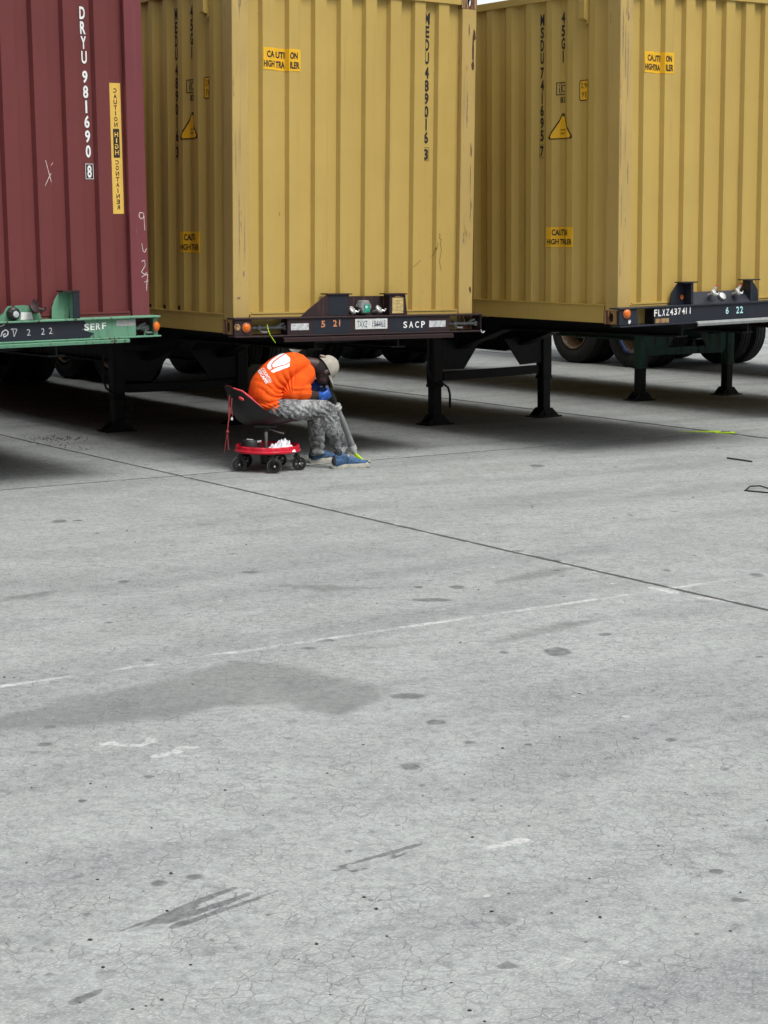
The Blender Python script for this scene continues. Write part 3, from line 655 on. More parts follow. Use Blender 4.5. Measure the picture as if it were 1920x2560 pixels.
def glad_hand(m, x, y, z, s=1.):
    m.tube([(x, y+.05, z-.02), (x, y, z-.01), (x, y-.035, z)], [.014*s, .016*s, .02*s], 10)
    m.lathe([(0, .012*s), (.004, .034*s), (.018, .036*s), (.024, .026*s), (.03, .010*s)], (x-.016*s, y-.04, z+.004), (.35, -.6, .5), 14)
    m.tube([(x+.01*s, y-.03, z+.01), (x+.045*s, y-.045, z-.008), (x+.055*s, y-.05, z+.016)], .008*s, 8)
def lamp(parent, x, z, y=-.121, r=.034):
    o = MB().lathe([(0, r+.006), (-.010, r+.006), (-.014, r+.001), (-.014, r-.004)], (x, y, z), (0, 1, 0), 28).build('marker_lamp', M['amber_rim'], parent, smooth=40)
    MB().lathe([(-.013, r-.003), (-.022, r*.75), (-.026, r*.4), (-.027, .001)], (x, y, z), (0, 1, 0), 28).build('lens', M['amber'], o, smooth=60)
    return o
def side_lamp(parent, x, z, y=-.065, r=.036):
    o = MB().lathe([(0, r+.004), (.010, r+.004), (.012, r)], (x, y, z), (1, 0, 0), 24).build('marker_lamp', M['amber_rim'], parent, smooth=40)
    MB().lathe([(.011, r-.002), (.02, r*.7), (.024, .001)], (x, y, z), (1, 0, 0), 24).build('lens', M['amber'], o, smooth=60)
def flat_text(parent, name, items, mat, y=-.1232):
    f = MB()
    for t, x0, x1, z0, z1, b in items:
        vs, fs, _ = text_geo(t, b); f.add([(x0+v[0]*(x1-x0), y, z0+v[1]*(z1-z0)) for v in vs], fs)
    return f.build(name, mat, parent)
def chassis(key, label, body, wheels=(9.5, 10.8), rimmat=None, legmat=None, leg_y=3.2, lx=(.46, 1.95), brace_z=(-.64, -.73), hose=True, seen=True):
    Mx = MX[key]; t = empty('container_chassis', Mx); tag(t, label, 'trailer chassis', 'container chassis parked in a row')
    bm_ = M['under'] if body is None else body; legmat = legmat or M['black']; rimmat = rimmat or M['rim_tan']
    # gooseneck and main rails
    for x in (.79, 1.64):
        r = MB(); r.prism([(-.0, -.016), (2.5, -.016), (2.9, -.15), (11.9, -.15), (11.9, -.17), (2.95, -.17), (2.55, -.036), (0, -.036)], 'x', x-.07, x+.07)
        r.prism([(0, -.036), (2.55, -.036), (2.95, -.17), (11.9, -.17), (11.9, -.46), (9, -.47), (3.4, -.47), (2.4, -.16), (0, -.13)], 'x', x-.008, x+.008)
        r.prism([(0, -.145), (2.4, -.175), (3.4, -.485), (11.9, -.475), (11.9, -.46), (3.4, -.47), (2.4, -.16), (0, -.13)], 'x', x-.07, x+.07)
        r.build('main_rail', M['black'] if legmat is not M['teal'] else M['teal'], t)
    for y in (.5, 1.3, 2.1, 4.2, 5.4, 6.6, 7.8, 8.9, 10.2, 11.3): MB().box(.80, 1.63, y, y+.09, -.30 if y > 3 else -.12, -.19 if y > 3 else -.04).build('cross_member', M['black'], t)
    for y, xw in ((11.75, 1.3),): MB().box(0, WID, y, y+.16, -.16, -.012).build('rear_bolster', M['black'], t)
    # leg frame: cross beam, diagonals, gussets
    lm = legmat; f = MB(); f.box(.42, 2.02, leg_y-.05, leg_y+.05, -.26, -.14); f.build('leg_beam', lm, t)
    for sgn, xg in ((1, lx[0]), (-1, lx[1])):
        q = [(xg+sgn*.05, -.30), (xg+sgn*.58, -.34), (xg+sgn*.36, -.62), (xg+sgn*.05, -.61)]
        MB().prism(q, 'y', leg_y-.035, leg_y-.02).build('gusset', lm, t)
        MB().bar((1.22+sgn*-.02, leg_y-.01, -.33), (1.22-sgn*-.0-sgn*.0+sgn*.22 if False else 1.22+sgn*.18, leg_y-.01, -.15), .05, .06).build('diagonal', lm, t)
    MB().box(lx[0]+.1, lx[1]-.1, leg_y-.03, leg_y+.03, brace_z[1], brace_z[0]).build('leg_brace', lm, t, bevel=.004)
    for i, x in enumerate(lx):
        fz = foot_z(Mx, x, leg_y); a = .062
        L = MB(); L.box(x-a, x+a, leg_y-a, leg_y+a, -.775, -.13)
        L.box(x-a-.006, x+a+.006, leg_y-a-.006, leg_y+a+.006, -.79, -.755)
        l = L.build('landing_leg', lm, t, bevel=.008)
        MB().box(x-.052, x+.052, leg_y-.052, leg_y+.052, fz+.06, -.789).build('inner_leg', M['black'], l, bevel=.006)
        F = MB(); F.box(x-.17, x+.17, leg_y-.11, leg_y+.11, fz, fz+.014)
        n = 4; q = [(-.15, .016), (.15, .016), (.060, .10), (-.060, .10)]
        F.prism([(x+a_, fz+b_) for a_, b_ in q], 'y', leg_y-.075, leg_y-.064); F.prism([(x+a_, fz+b_) for a_, b_ in q], 'y', leg_y+.064, leg_y+.075)
        F.box(x-.060, x+.060, leg_y-.09, leg_y+.09, fz+.012, fz+.065); F.tube([(x-.09, leg_y-.0, fz+.075), (x+.09, leg_y, fz+.075)], .014, 8)
        F.build('foot', M['black'], l, bevel=.003)
    if hose:
        MB().tube([(.22, leg_y-.2, -.12), (.235, leg_y-.18, -.4), (.23, leg_y-.18, -.58), (.26, leg_y-.18, -.66), (.34, leg_y-.15, -.71), (.46, leg_y-.13, -.74), (.54, leg_y-.12, -.79), (.565, leg_y-.12, -.86), (.565, leg_y-.12, -1.0)], .012, 8).build('crank_handle', M['black'], t, smooth=60)
    # axles and wheels
    for y in wheels:
        MB().tube([(.2, y, -.62), (WID-.2, y, -.62)], .065, 12).build('axle', M['under'], t, smooth=40)
        gz = -Mx.translation.z+.515
        for x, o_, inn in ((.14, -1, False), (.47, -1, True), (WID-.14, 1, False), (WID-.47, 1, True)):
            z_ = foot_z(Mx, x, y)+.513; tyre(t, x, y, z_, o_, M['under'] if inn else rimmat, inn)
    MB().box(.62, .98, wheels[0]-.5, wheels[1]+.5, -.60, -.49).build('slider_frame', M['under'], t); MB().box(1.46, 1.82, wheels[0]-.5, wheels[1]+.5, -.60, -.49).build('slider_frame', M['under'], t)
    return t
def twist_pin(t, x0, x1, z, mirror=False):
    p = MB(); s = 1 if x1 > x0 else -1
    p.tube([(x0, -.055, z), (x1, -.055, z)], .014, 10); p.tube([(x0+s*.05, -.055, z), (x0+s*.085, -.055, z)], .024, 10)
    p.tube([(x0+s*.07, -.055, z-.02), (x0+s*.075, -.1, z-.035), (x0+s*.12, -.11, z-.035)], .009, 8); p.tube([(x1-s*.06, -.055, z+.005), (x1-s*.03, -.075, z+.03), (x1, -.07, z+.035)], .011, 8)
    p.box(min(x1, x1+s*.03), max(x1, x1+s*.03), -.075, -.035, z-.02, z+.02); p.build('lock_pin', M['gray_plastic'], t, smooth=40)

# -- the maroon and black chassis over the worker
h2 = chassis('C2', 'rusty maroon and black trailer chassis with plate and orange lamp, just above the worker', M['maroon'], (9.6, 10.9), lx=(.46, 1.85))
B = h2
MB().box(-.064, 2.462, -.135, -.004, .128, .142).build('bolster_top', M['maroon'], B, bevel=.003)
MB().box(-.055, 2.47, -.132, -.004, -.018, -.006).build('bolster_bottom', M['maroon'], B, bevel=.003)
MB().box(.446, 2.104, -.120, -.108, -.005, .127).build('bolster_face', M['maroon'], B)
MB().box(1.47, 1.86, -.1212, -.1205, -.002, .124).build('paint_patch', M['black_face'], B); MB().box(.69, 1.06, -.1212, -.1205, -.002, .124).build('paint_patch', M['black_face'], B)
MB().box(-.055, .108, -.121, -.109, -.005, .127).build('lamp_plate', M['maroon'], B, bevel=.003); MB().box(.10, .112, -.108, -.006, -.005, .127).build('end_rib', M['black'], B)
MB().box(2.440, 2.448, -.125, -.006, -.005, .127).build('end_plate', M['maroon'], B)
MB().tube([(2.441, -.128, .0), (2.447, -.13, -.02), (2.465, -.13, -.028), (2.482, -.13, -.014)], .005, 8).build('bent_hook', M['reflect'], B, smooth=60)
for x in (.46, 2.09): MB().box(x-.006, x+.006, -.107, -.006, -.005, .127).build('end_rib', M['black'], B)
MB().prism([(-.124, -.024), (-.150, -.034), (-.146, -.062), (-.134, -.062), (-.138, -.038), (-.112, -.020), (-.10, -.020)], 'x', .40, 2.13).build('lower_lip', M['maroon'], B)
lamp(B, .052, .062); MB().lathe([(0, .028), (-.006, .026), (-.008, .018), (-.004, .012)], (-.03, -.121, .066), (0, 1, 0), 20).build('spare_lamp_mount', M['casting'], B, smooth=40)
side_lamp(B, 2.448, .062); twist_pin(B, .14, .44, .055); twist_pin(B, 2.13, 2.41, .055)
# upright brackets
for q, x0 in (([(.585, .142), (.655, .20), (.838, .322), (1.06, .322), (1.06, .142)], 0), ([(1.475, .142), (1.475, .318), (1.638, .318), (1.66, .142)], 1)):
    MB().prism(q, 'y', -.105, -.095).build('bracket_plate', M['maroon'], B)
MB().box(.838, 1.085, -.118, -.004, .322, .332).build('bracket_cap', M['maroon'], B); MB().box(1.435, 1.65, -.118, -.004, .318, .328).build('bracket_cap', M['maroon'], B)
MB().box(.86, 1.045, -.1066, -.1056, .150, .318).build('paint_patch', M['black_face'], B)
MB().box(1.052, 1.06, -.094, -.012, .142, .321).build('bracket_rib', M['maroon'], B); MB().box(1.475, 1.483, -.094, -.012, .142, .317).build('bracket_rib', M['maroon'], B)
MB().box(1.061, 1.474, -.012, -.004, .142, .305).build('back_plate', M['maroon'], B)
g = MB(); glad_hand(g, 1.105, -.06, .180, 1.05); g.build('air_coupling', M['silver'], B, smooth=45); g = MB(); glad_hand(g, 1.375, -.06, .185, 1.05); g.build('air_coupling', M['silver'], B, smooth=45)
hx = lambda r, sq=1.: [(1.243+r*math.cos(math.radians(60*k)), .214+r*sq*math.sin(math.radians(60*k))) for k in range(6)]
s7 = MB().prism(hx(.066), 'y', -.085, -.012).build('electric_socket', M['gray_plastic'], B, bevel=.006); MB().prism(hx(.056), 'y', -.092, -.085).build('socket_cover', M['pole'], s7, bevel=.003)
MB().box(1.222, 1.278, -.0955, -.092, .168, .235).build('data_plate', M['hexg'], s7); MB().lathe([(0, .013), (-.001, .013), (-.0012, .006)], (1.243, -.0957, .215), (0, 1, 0), 16).build('plate_ring', M['cyan_ink'], s7)
yp = MB()
for k in range(5): yp.prism([(1.498, .158+k*.027), (1.618, .158+k*.027), (1.612, .172+k*.027), (1.618, .183+k*.027), (1.498, .183+k*.027), (1.504, .170+k*.027)], 'y', -.109-.0008*(k % 2), -.1052)
yp.build('ribbed_yellow_sticker', plain('pale_yellow_vinyl', (.50, .38, .15), .6, var=.2, scale=30), B); MB().box(1.53, 1.60, -.1065, -.1052, .297, .306).build('small_sticker', M['casting'], B)
flat_text(B, 'date_stencil', [('5', .772, .812, .050, .108, .03), ('2', .890, .928, .056, .112, .03), ('1', .950, .960, .056, .112, .03)], M['orange_ink'])
flat_text(B, 'owner_stencil', [('S', 1.608, 1.648, .030, .086, .02), ('A', 1.668, 1.712, .030, .086, .02), ('C', 1.732, 1.772, .030, .086, .02), ('P', 1.796, 1.836, .030, .086, .02)], M['white_ink'])
MB().box(1.110, 1.440, -.127, -.1215, .028, .116).build('registration_plate', M['plate'], B, bevel=.002)
flat_text(B, 'plate_lettering', [('TAXZ', 1.130, 1.232, .045, .100, .0), ('194465', 1.282, 1.418, .045, .100, .0)], M['plate_ink'], -.1285)
MB().add([(1.30, -.1292, .06), (1.36, -.1292, .066), (1.362, -.1292, .060), (1.302, -.1292, .054), (1.325, -.1292, .036), (1.34, -.1292, .036), (1.35, -.1292, .09), (1.335, -.1292, .09)], [(0, 1, 2, 3), (4, 5, 6, 7)][:1]).build('plate_smudge', M['ink'], B)
for x0, x1 in ((.478, .652), (1.882, 2.058)): MB().box(x0, x1, -.1228, -.1206, .033, .088).build('reflector', M['reflect'], B)
tg = MB().tube([(.262, -.10, .085), (.258, -.125, .04), (.27, -.135, .0), (.295, -.14, -.035), (.318, -.14, -.065)], [.003, .0035, .0035, .0035, .002], 6).build('seal_tie', M['lime'], B, smooth=60)

# -- the mint green chassis under the red container
h1 = chassis('C1', 'mint green and dark trailer chassis with chipped paint, under the red container', M['green'], (9.6, 10.9))
B = h1
MB().box(-.06, 2.455, -.150, -.004, .132, .146).build('bolster_top', M['green'], B, bevel=.003)
MB().box(-.06, 2.465, -.135, -.004, -.018, -.006).build('bolster_bottom', M['green'], B, bevel=.003)
MB().box(.20, 2.253, -.120, -.108, -.005, .131).build('bolster_face', M['green'], B)
MB().add([(.25, -.1208, -.003), (1.86, -.1208, -.003), (1.90, -.1208, .03), (1.80, -.1208, .06), (1.84, -.1208, .10), (1.82, -.1208, .130), (.25, -.1208, .130)], [tuple(range(7))]).build('paint_patch', M['black_face'], B)
MB().box(2.253, 2.262, -.108, -.006, -.005, .131).build('end_rib', M['black'], B)
MB().box(2.405, 2.440, -.122, -.112, -.005, .131).build('end_plate', M['green'], B); MB().box(2.428, 2.437, -.1115, -.006, -.005, .131).build('end_plate', M['green'], B)
MB().prism([(2.335, -.004), (2.372, -.004), (2.352, .045)], 'y', -.09, -.083).build('end_gusset', M['green'], B)
MB().prism([(-.124, -.020), (-.150, -.028), (-.146, -.050), (-.134, -.050), (-.138, -.034), (-.112, -.019), (-.10, -.019)], 'x', .2, 2.185).build('lower_lip', M['green'], B)
twist_pin(B, 2.28, 2.36, .05)
o = MB().lathe([(0, .040), (-.010, .040), (-.014, .034)], (2.424, -.122, .062), (-.55, .9, 0), 28).build('marker_lamp', M['amber_rim'], B, smooth=40)
MB().lathe([(-.013, .034), (-.022, .026), (-.026, .001)], (2.424, -.122, .062), (-.55, .9, 0), 28).build('lens', M['amber'], o, smooth=60)
MB().prism([(1.597, .147), (1.600, .225), (1.625, .29), (1.665, .343), (1.765, .343), (1.765, .147)], 'y', -.035, -.025).build('bracket_plate', M['green'], B)
MB().box(1.735, 1.790, -.118, -.108, .147, .345).build('bracket_front', M['black_face'], B); MB().box(1.735, 1.743, -.107, -.036, .147, .343).build('bracket_rib', M['green'], B)
MB().box(1.655, 1.795, -.122, -.006, .345, .356).build('bracket_cap', M['maroon'], B)
bp = [(1.02, .147), (1.02, .22), (1.10, .215), (1.155, .215), (1.175, .19), (1.20, .225), (1.225, .255), (1.36, .258), (1.43, .24), (1.47, .205), (1.49, .147)]
MB().prism(bp, 'y', -.095, -.085).build('coupling_plate', M['green'], B); MB().box(1.00, 1.16, -.104, -.096, .19, .255).build('rust_plate', M['maroon'], B)
MB().prism([(1.318, .150), (1.418, .150), (1.405, .205), (1.325, .207)], 'y', -.0975, -.0955).build('white_sticker', M['white_ink'], B)
g = MB(); g.lathe([(0, .05), (-.03, .052), (-.045, .035), (-.05, .01)], (1.255, -.096, .200), (0, 1, 0), 9); g.build('air_coupling', M['dark_plastic'], B, bevel=.003)
MB().lathe([(-.048, .024), (-.056, .022), (-.06, .005)], (1.262, -.098, .195), (0, 1, 0), 16).build('coupling_face', M['reflect'], B, smooth=40)
g = MB(); glad_hand(g, 1.425, -.10, .225, 1.35); g.build('air_coupling', M['maroon'], B, smooth=45); MB().prism([(1.40, .235), (1.418, .30), (1.43, .30), (1.44, .27), (1.452, .30), (1.462, .25), (1.45, .22)], 'y', -.12, -.105).build('coupling_guard', M['maroon'], B)
flat_text(B, 'owner_stencil', [('S', 1.818, 1.858, .052, .104, .02), ('E', 1.868, 1.903, .054, .104, .02), ('R', 1.915, 1.952, .056, .106, .02), ('F', 1.966, 2.000, .058, .108, .02)], M['white_ink'])
flat_text(B, 'date_stencil', [('2', 1.352, 1.380, .034, .082, .0), ('2', 1.466, 1.494, .036, .084, .0), ('2', 1.528, 1.556, .040, .086, .0)], M['reflect'])
f = MB()
def st(pts, w_=.006, y=-.1226):
    for (x0, z0), (x1, z1) in zip(pts, pts[1:]):
        d = Vector((x1-x0, z1-z0)).normalized(); n = Vector((-d.y, d.x))*w_/2
        f.add([(x0-n.x, y, z0-n.y), (x1-n.x, y, z1-n.y), (x1+n.x, y, z1+n.y), (x0+n.x, y, z0+n.y)], [(0, 1, 2, 3)]); y -= .0002
st([(1.142, .11), (1.165, .115), (1.18, .125)]); st([(1.145, .035), (1.16, .07), (1.185, .085), (1.205, .07), (1.20, .045), (1.17, .03), (1.165, .05), (1.185, .055)], .008); st([(1.225, .085), (1.243, .082), (1.25, .03), (1.275, .085), (1.23, .09)], .005)
f.build('chalk_scrawl', M['reflect'], B)
MB().box(2.090, 2.248, -.1216, -.1206, .075, .122).build('grey_patch', plain('grey_tape', (.33, .34, .33), .7, var=.15, scale=30), B)

# -- the black chassis under the right-hand yellow container
h3 = chassis('C3', 'black trailer chassis stencilled FLXZ437411, under the right-hand yellow container', M['black_face'], (9.6, 10.9), rimmat=M['rim_tan'])
B = h3
MB().box(-.105, WID+.06, -.135, -.004, .136, .150).build('bolster_top', M['black_face'], B, bevel=.003)
MB().box(-.09, WID+.06, -.135, -.004, -.016, -.004).build('bolster_bottom', M['black_face'], B, bevel=.003)
MB().box(.324, 2.12, -.120, -.108, -.003, .135).build('bolster_face', M['black_face'], B)
MB().box(-.098, .120, -.121, -.109, -.003, .135).build('lamp_plate', M['black_face'], B, bevel=.01); MB().box(.118, .128, -.108, -.006, -.003, .135).build('end_rib', M['black'], B); MB().box(.322, .330, -.107, -.006, -.003, .135).build('end_rib', M['black'], B)
MB().box(WID-.10, WID+.05, -.121, -.109, -.003, .135).build('lamp_plate', M['black_face'], B, bevel=.01)
MB().box(.18, .186, -.07, -.06, -.002, .07).build('lock_pin', M['gray_plastic'], B)
MB().prism([(-.112, -.002), (-.150, .002), (-.172, -.018), (-.168, -.040), (-.160, -.040), (-.162, -.020), (-.146, -.008), (-.112, -.012)], 'x', .815, 1.90).build('lower_lip', M['pole'], B, smooth=40)
lamp(B, -.012, .100, r=.037); lamp(B, WID-.03, .100, r=.037)
f = MB(); q = [(.01, .035), (.022, .052), (.02, .03), (.035, .048), (.04, .028), (.028, .012), (.012, .016)]; f.add([(x, -.1222, z) for x, z in q], [tuple(range(len(q)))]); f.build('white_splash', M['white_ink'], B)
for mir in (0, 1):
    X = (lambda x: x) if not mir else (lambda x: 2.335-x)
    MB().prism([(X(.600), .151), (X(.612), .25), (X(.690), .340), (X(.800), .340), (X(.800), .151)], 'y', -.035, -.025).build('bracket_plate', M['black_face'], B)
    a, b = sorted((X(.772), X(.800))); MB().box(a, b, -.120, -.036, .151, .340).build('bracket_rib', M['black_face'], B)
    a, b = sorted((X(.680), X(.850))); MB().box(a, b, -.126, -.006, .341, .351).build('bracket_cap', M['black_face'], B)
if True:
    o = MB().lathe([(0, .022), (-.006, .022)], (.738, -.036, .215), (0, 1, 0), 20).build('marker_lamp', M['amber_rim'], B)
MB().add([(.80, -.122, .152), (1.535, -.122, .152), (1.535, -.030, .255), (.80, -.030, .255), (.80, -.116, .152), (1.535, -.116, .152), (1.535, -.024, .255), (.80, -.024, .255)],
         [(0, 1, 2, 3), (7, 6, 5, 4), (0, 3, 7, 4), (1, 5, 6, 2), (3, 2, 6, 7), (0, 4, 5, 1)]).build('sloped_plate', M['black_face'], B)
for x in (1.055, 1.365):
    g = MB(); glad_hand(g, x, -.085, .235, 1.0); g.tube([(x+.01, -.10, .24), (x+.03, -.11, .285), (x+.04, -.12, .30)], [.012, .014, .012], 8); g.build('air_coupling', M['silver'], B, smooth=45)
    MB().tube([(x+.036, -.118, .298), (x+.043, -.122, .312)], .011, 8).build('coupling_cap', M['redpad'], B)
g = MB(); g.lathe([(0, .038), (-.02, .036), (-.028, .015)], (1.195, -.085, .205), (0, .8, -.55), 12); g.build('socket', M['silver'], B, smooth=40)
flat_text(B, 'unit_stencil', [(c, .318+i*.0485, .318+i*.0485+(.036 if c != '1' else .010), .063+i*.0008, .122+i*.0008, .02) for i, c in enumerate('FLXZ437411')], M['white_ink'])
flat_text(B, 'date_stencil', [('6', 1.212, 1.250, .050, .112, .02), ('2', 1.348, 1.386, .050, .112, .02), ('2', 1.398, 1.436, .050, .112, .02)], M['cyan_ink'])
MB().box(.335, .50, -.1216, -.1206, .004, .042).build('worn_patch', M['casting'], B)

h4 = chassis('C4', 'dark teal trailer chassis whose two landing legs stand right of the black pair', M['teal'], (10.05, 11.35), rimmat=M['rim_white'], legmat=M['teal'], brace_z=(-.545, -.64), hose=False)
h5 = chassis('C5', 'dark chassis whose dusty tandem tyres show far behind the teal landing legs', M['black'], (9.4, 10.7), rimmat=M['rim_tan'], hose=False)
MB().tube([(.02, 9.75, -.35), (.0, 9.72, -.55), (.0, 9.62, -.75), (.0, 9.5, -.90), (.03, 9.42, -.93)], .03, 8).build('hanging_strap', M['blue_strap'], h5)
h0 = chassis('C0', 'unseen dark chassis added off the left edge to deepen the shade', M['black'], (9.6, 10.9), hose=False)  # out-of-view chassis, added for the shade it gives
for k, lb in (('C4', 'mustard container above the teal chassis, right of the frame'), ('C5', 'mustard container on the chassis with the dusty tandem tyres'), ('C0', 'unseen mustard container added for shade off the left, beyond the red one')):  # the far-left container is out of view, added to cast shade
    o = copy_tree(c2 if False else C_PLAIN) if 'C_PLAIN' in globals() else None
    if o is None:
        C_PLAIN = container(MX[k], M['yellow'], M['yellow_post'], M['casting'], lb); o = C_PLAIN
    o.matrix_world = MX[k]; o['label'] = lb
# ---------------------------------------------------------------- seated worker, stool and tool
def mp(cx, cy, Y): return depth_pt(540+cx/3.7705, 840+cy/3.7694, Y)
LAT = Vector((.42, -.905, 0)).normalized()            # towards his right side
FWD = Vector((.905, .42, 0)).normalized()
def loft(m, pts, ra, rb, lat=LAT, n=22, round_=True):
    pts = [Vector(p) for p in pts]; P, A, B = [], [], []
    for i, p in enumerate(pts): P.append(p); A.append(ra[i]); B.append(rb[i])
    # smooth the chain (Catmull-Rom) for organic limbs
    Q = []; qa = []; qb = []; N = len(P)
    for i in range(N-1):
        p0, p1, p2, p3 = P[max(i-1, 0)], P[i], P[i+1], P[min(i+2, N-1)]
        for j in range(4):
            t = j/4; t2, t3 = t*t, t*t*t
            Q.append(.5*((2*p1)+(p2-p0)*t+(2*p0-5*p1+4*p2-p3)*t2+(3*p1-p0-3*p2+p3)*t3)); qa.append(A[i]+(A[i+1]-A[i])*t); qb.append(B[i]+(B[i+1]-B[i])*t)
    Q.append(P[-1]); qa.append(A[-1]); qb.append(B[-1])
    if round_:
        for end in (0, -1):
            t = ((Q[1]-Q[0]) if end == 0 else (Q[-2]-Q[-1])).normalized(); c, a, b = Q[end], qa[end], qb[end]; r = min(a, b)
            ex = [(c-t*r*.92, .35), (c-t*r*.6, .78)]
            if end == 0: Q = [ex[0][0], ex[1][0]]+Q; qa = [a*.35, a*.78]+qa; qb = [b*.35, b*.78]+qb
            else: Q = Q+[ex[1][0], ex[0][0]]; qa = qa+[a*.78, a*.35]; qb = qb+[b*.78, b*.35]
    vs = []; fs = []
    for i, p in enumerate(Q):
        t = (Q[min(i+1, len(Q)-1)]-Q[max(i-1, 0)]).normalized(); l = (lat-t*lat.dot(t)).normalized(); u = t.cross(l)
        vs += [p+l*(qb[i]*math.cos(2*math.pi*k/n))+u*(qa[i]*math.sin(2*math.pi*k/n)) for k in range(n)]
    for i in range(len(Q)-1):
        for k in range(n): fs.append((i*n+k, i*n+(k+1) % n, (i+1)*n+(k+1) % n, (i+1)*n+k))
    fs += [tuple(range(n-1, -1, -1)), tuple(range((len(Q)-1)*n, len(Q)*n))]
    return m.add(vs, fs)
def ellipsoid(m, c, ax, r, n=20):
    c = Vector(c); ax = [Vector(a) for a in ax]; vs = [c-ax[2]*r[2]]; fs = []
    for i in range(1, n):
        th = -math.pi/2+math.pi*i/n
        vs += [c+ax[0]*(r[0]*math.cos(th)*math.cos(2*math.pi*k/n))+ax[1]*(r[1]*math.cos(th)*math.sin(2*math.pi*k/n))+ax[2]*(r[2]*math.sin(th)) for k in range(n)]
    vs.append(c+ax[2]*r[2]); L = len(vs)-1
    for k in range(n):
        fs.append((0, 1+(k+1) % n, 1+k)); fs.append((L, L-n+k, L-n+(k+1) % n))
        for i in range(n-2): a = 1+i*n; fs.append((a+k, a+(k+1) % n, a+n+(k+1) % n, a+n+k))
    return m.add(vs, fs)
def organic(m, name, mat, root, voxel=.008, smooth=3, disp=None):
    tmp = bpy.data.objects.new('tmp', m.mesh('tmp')); COL.objects.link(tmp)
    rm = tmp.modifiers.new('r', 'REMESH'); rm.mode = 'VOXEL'; rm.voxel_size = voxel
    sm = tmp.modifiers.new('s', 'SMOOTH'); sm.iterations = smooth; sm.factor = .6
    me = bpy.data.meshes.new_from_object(tmp.evaluated_get(bpy.context.evaluated_depsgraph_get())); bpy.data.objects.remove(tmp)
    n = len(me.vertices); co = np.zeros(n*3, np.float32); me.vertices.foreach_get('co', co); co = co.reshape(-1, 3)
    if disp is not None:
        no = np.zeros(n*3, np.float32); me.vertices.foreach_get('normal', no); no = no.reshape(-1, 3); co = co+no*disp(co)[:, None]
    rl = np.array(root.matrix_world.translation if root else (0, 0, 0), np.float32)
    me.vertices.foreach_set('co', (co-rl).ravel().astype(np.float32)); me.name = name; me.materials.clear(); me.materials.append(mat)
    me.polygons.foreach_set('use_smooth', [True]*len(me.polygons)); me.update()
    return link(name, me, root)
def rooted(m, name, mat, root, smooth=None, bevel=0, parent=None):
    o = root.matrix_world.translation; m.v = [(v[0]-o.x, v[1]-o.y, v[2]-o.z) for v in m.v]
    return m.build(name, mat, parent or root, smooth, bevel)
man = empty('person', Matrix.Translation((-.35, 14.85, 0)))
tag(man, 'hunched worker in orange shirt, grey jeans and beige cap sitting on the red rolling stool', 'person')
SY = 14.86
hip = mp(545, 672, 14.70)
spine = [mp(505, 672, 14.70), mp(455, 585, 14.71), mp(478, 470, 14.74), mp(560, 370, 14.80), mp(655, 300, 14.86), mp(738, 266, 14.92), mp(798, 268, 14.96)]
ra = [.098, .122, .132, .128, .120, .105, .072]; rb = [.175, .170, .165, .178, .195, .185, .110]
shR = mp(758, 366, 14.80); shL = mp(728, 280, 15.06)
elR = mp(822, 545, 14.72); wrR = mp(965, 560, 14.92); elL = mp(840, 520, 15.16); wrL = mp(935, 465, 15.08)
hR = mp(1030, 545, 14.99); hL = mp(985, 448, 15.06)
hipR = mp(575, 705, 14.60); hipL = mp(590, 690, 14.86)
knR = mp(1035, 690, 14.74); knL = mp(935, 700, 15.04)
anR = mp(1195, 1110, 14.80); anL = mp(955, 1075, 15.13)
fR0 = mp(1140, 1205, 14.77); fL0 = mp(930, 1140, 15.15)
# head frame: crown to the upper right, face down
hc = mp(1034, 310, 15.02); CR = (FWD*.86+Vector((0, 0, .46))).normalized(); FA = (Vector((0, 0, -1))+FWD*.50).normalized(); CR = (CR-FA*CR.dot(FA)).normalized(); HL = LAT
def arm_lofts(m, g=0., fore=True):
    for sh, el, wr in ((shR, elR, wrR), (shL, elL, wrL)):
        loft(m, [sh, sh.lerp(el, .5), el], [.056+g, .050+g, .044+g], [.056+g, .050+g, .044+g])
        if fore: loft(m, [el, el.lerp(wr, .4), wr], [.043, .040, .028], [.043, .040, .030])
B = MB()
loft(B, spine, [a-.016 for a in ra], [b-.016 for b in rb]); arm_lofts(B)
loft(B, [mp(800, 262, 14.96), mp(880, 262, 14.99), mp(950, 278, 15.01), mp(990, 290, 15.02)], [.060, .056, .058, .06], [.065, .058, .056, .055])
ellipsoid(B, hc, (CR, HL, FA), (.115, .076, .088)); ellipsoid(B, hc-CR*.055+FA*.055, (CR, HL, FA), (.062, .052, .050)); ellipsoid(B, hc-CR*.085+FA*.062, (CR, HL, FA), (.030, .034, .034))
ellipsoid(B, hc-CR*.03+FA*.10, (CR, HL, FA), (.026, .016, .022)); ellipsoid(B, hc-CR*.005+FA*.082, (CR, HL, FA), (.018, .05, .016))          # nose, brow
for s_ in (-1, 1): ellipsoid(B, hc-CR*.028+FA*.010+HL*(.076*s_), (CR, HL, FA), (.030, .010, .017))                                                  # ears
ellipsoid(B, hc-CR*.068+FA*.098, (CR, HL, FA), (.008, .024, .010)); ellipsoid(B, hc-CR*.078+FA*.097, (CR, HL, FA), (.007, .021, .010))               # lips
for h, k_, a in ((hipR, knR, anR), (hipL, knL, anL)):
    loft(B, [h, h.lerp(k_, .5), k_], [.075, .066, .05], [.075, .066, .05]); loft(B, [k_, k_.lerp(a, .35), a], [.05, .048, .032], [.048, .046, .032])
for a, f in ((anR, fR0), (anL, fL0)): loft(B, [a, f, f+FWD*.12], [.034, .03, .022], [.034, .033, .032])
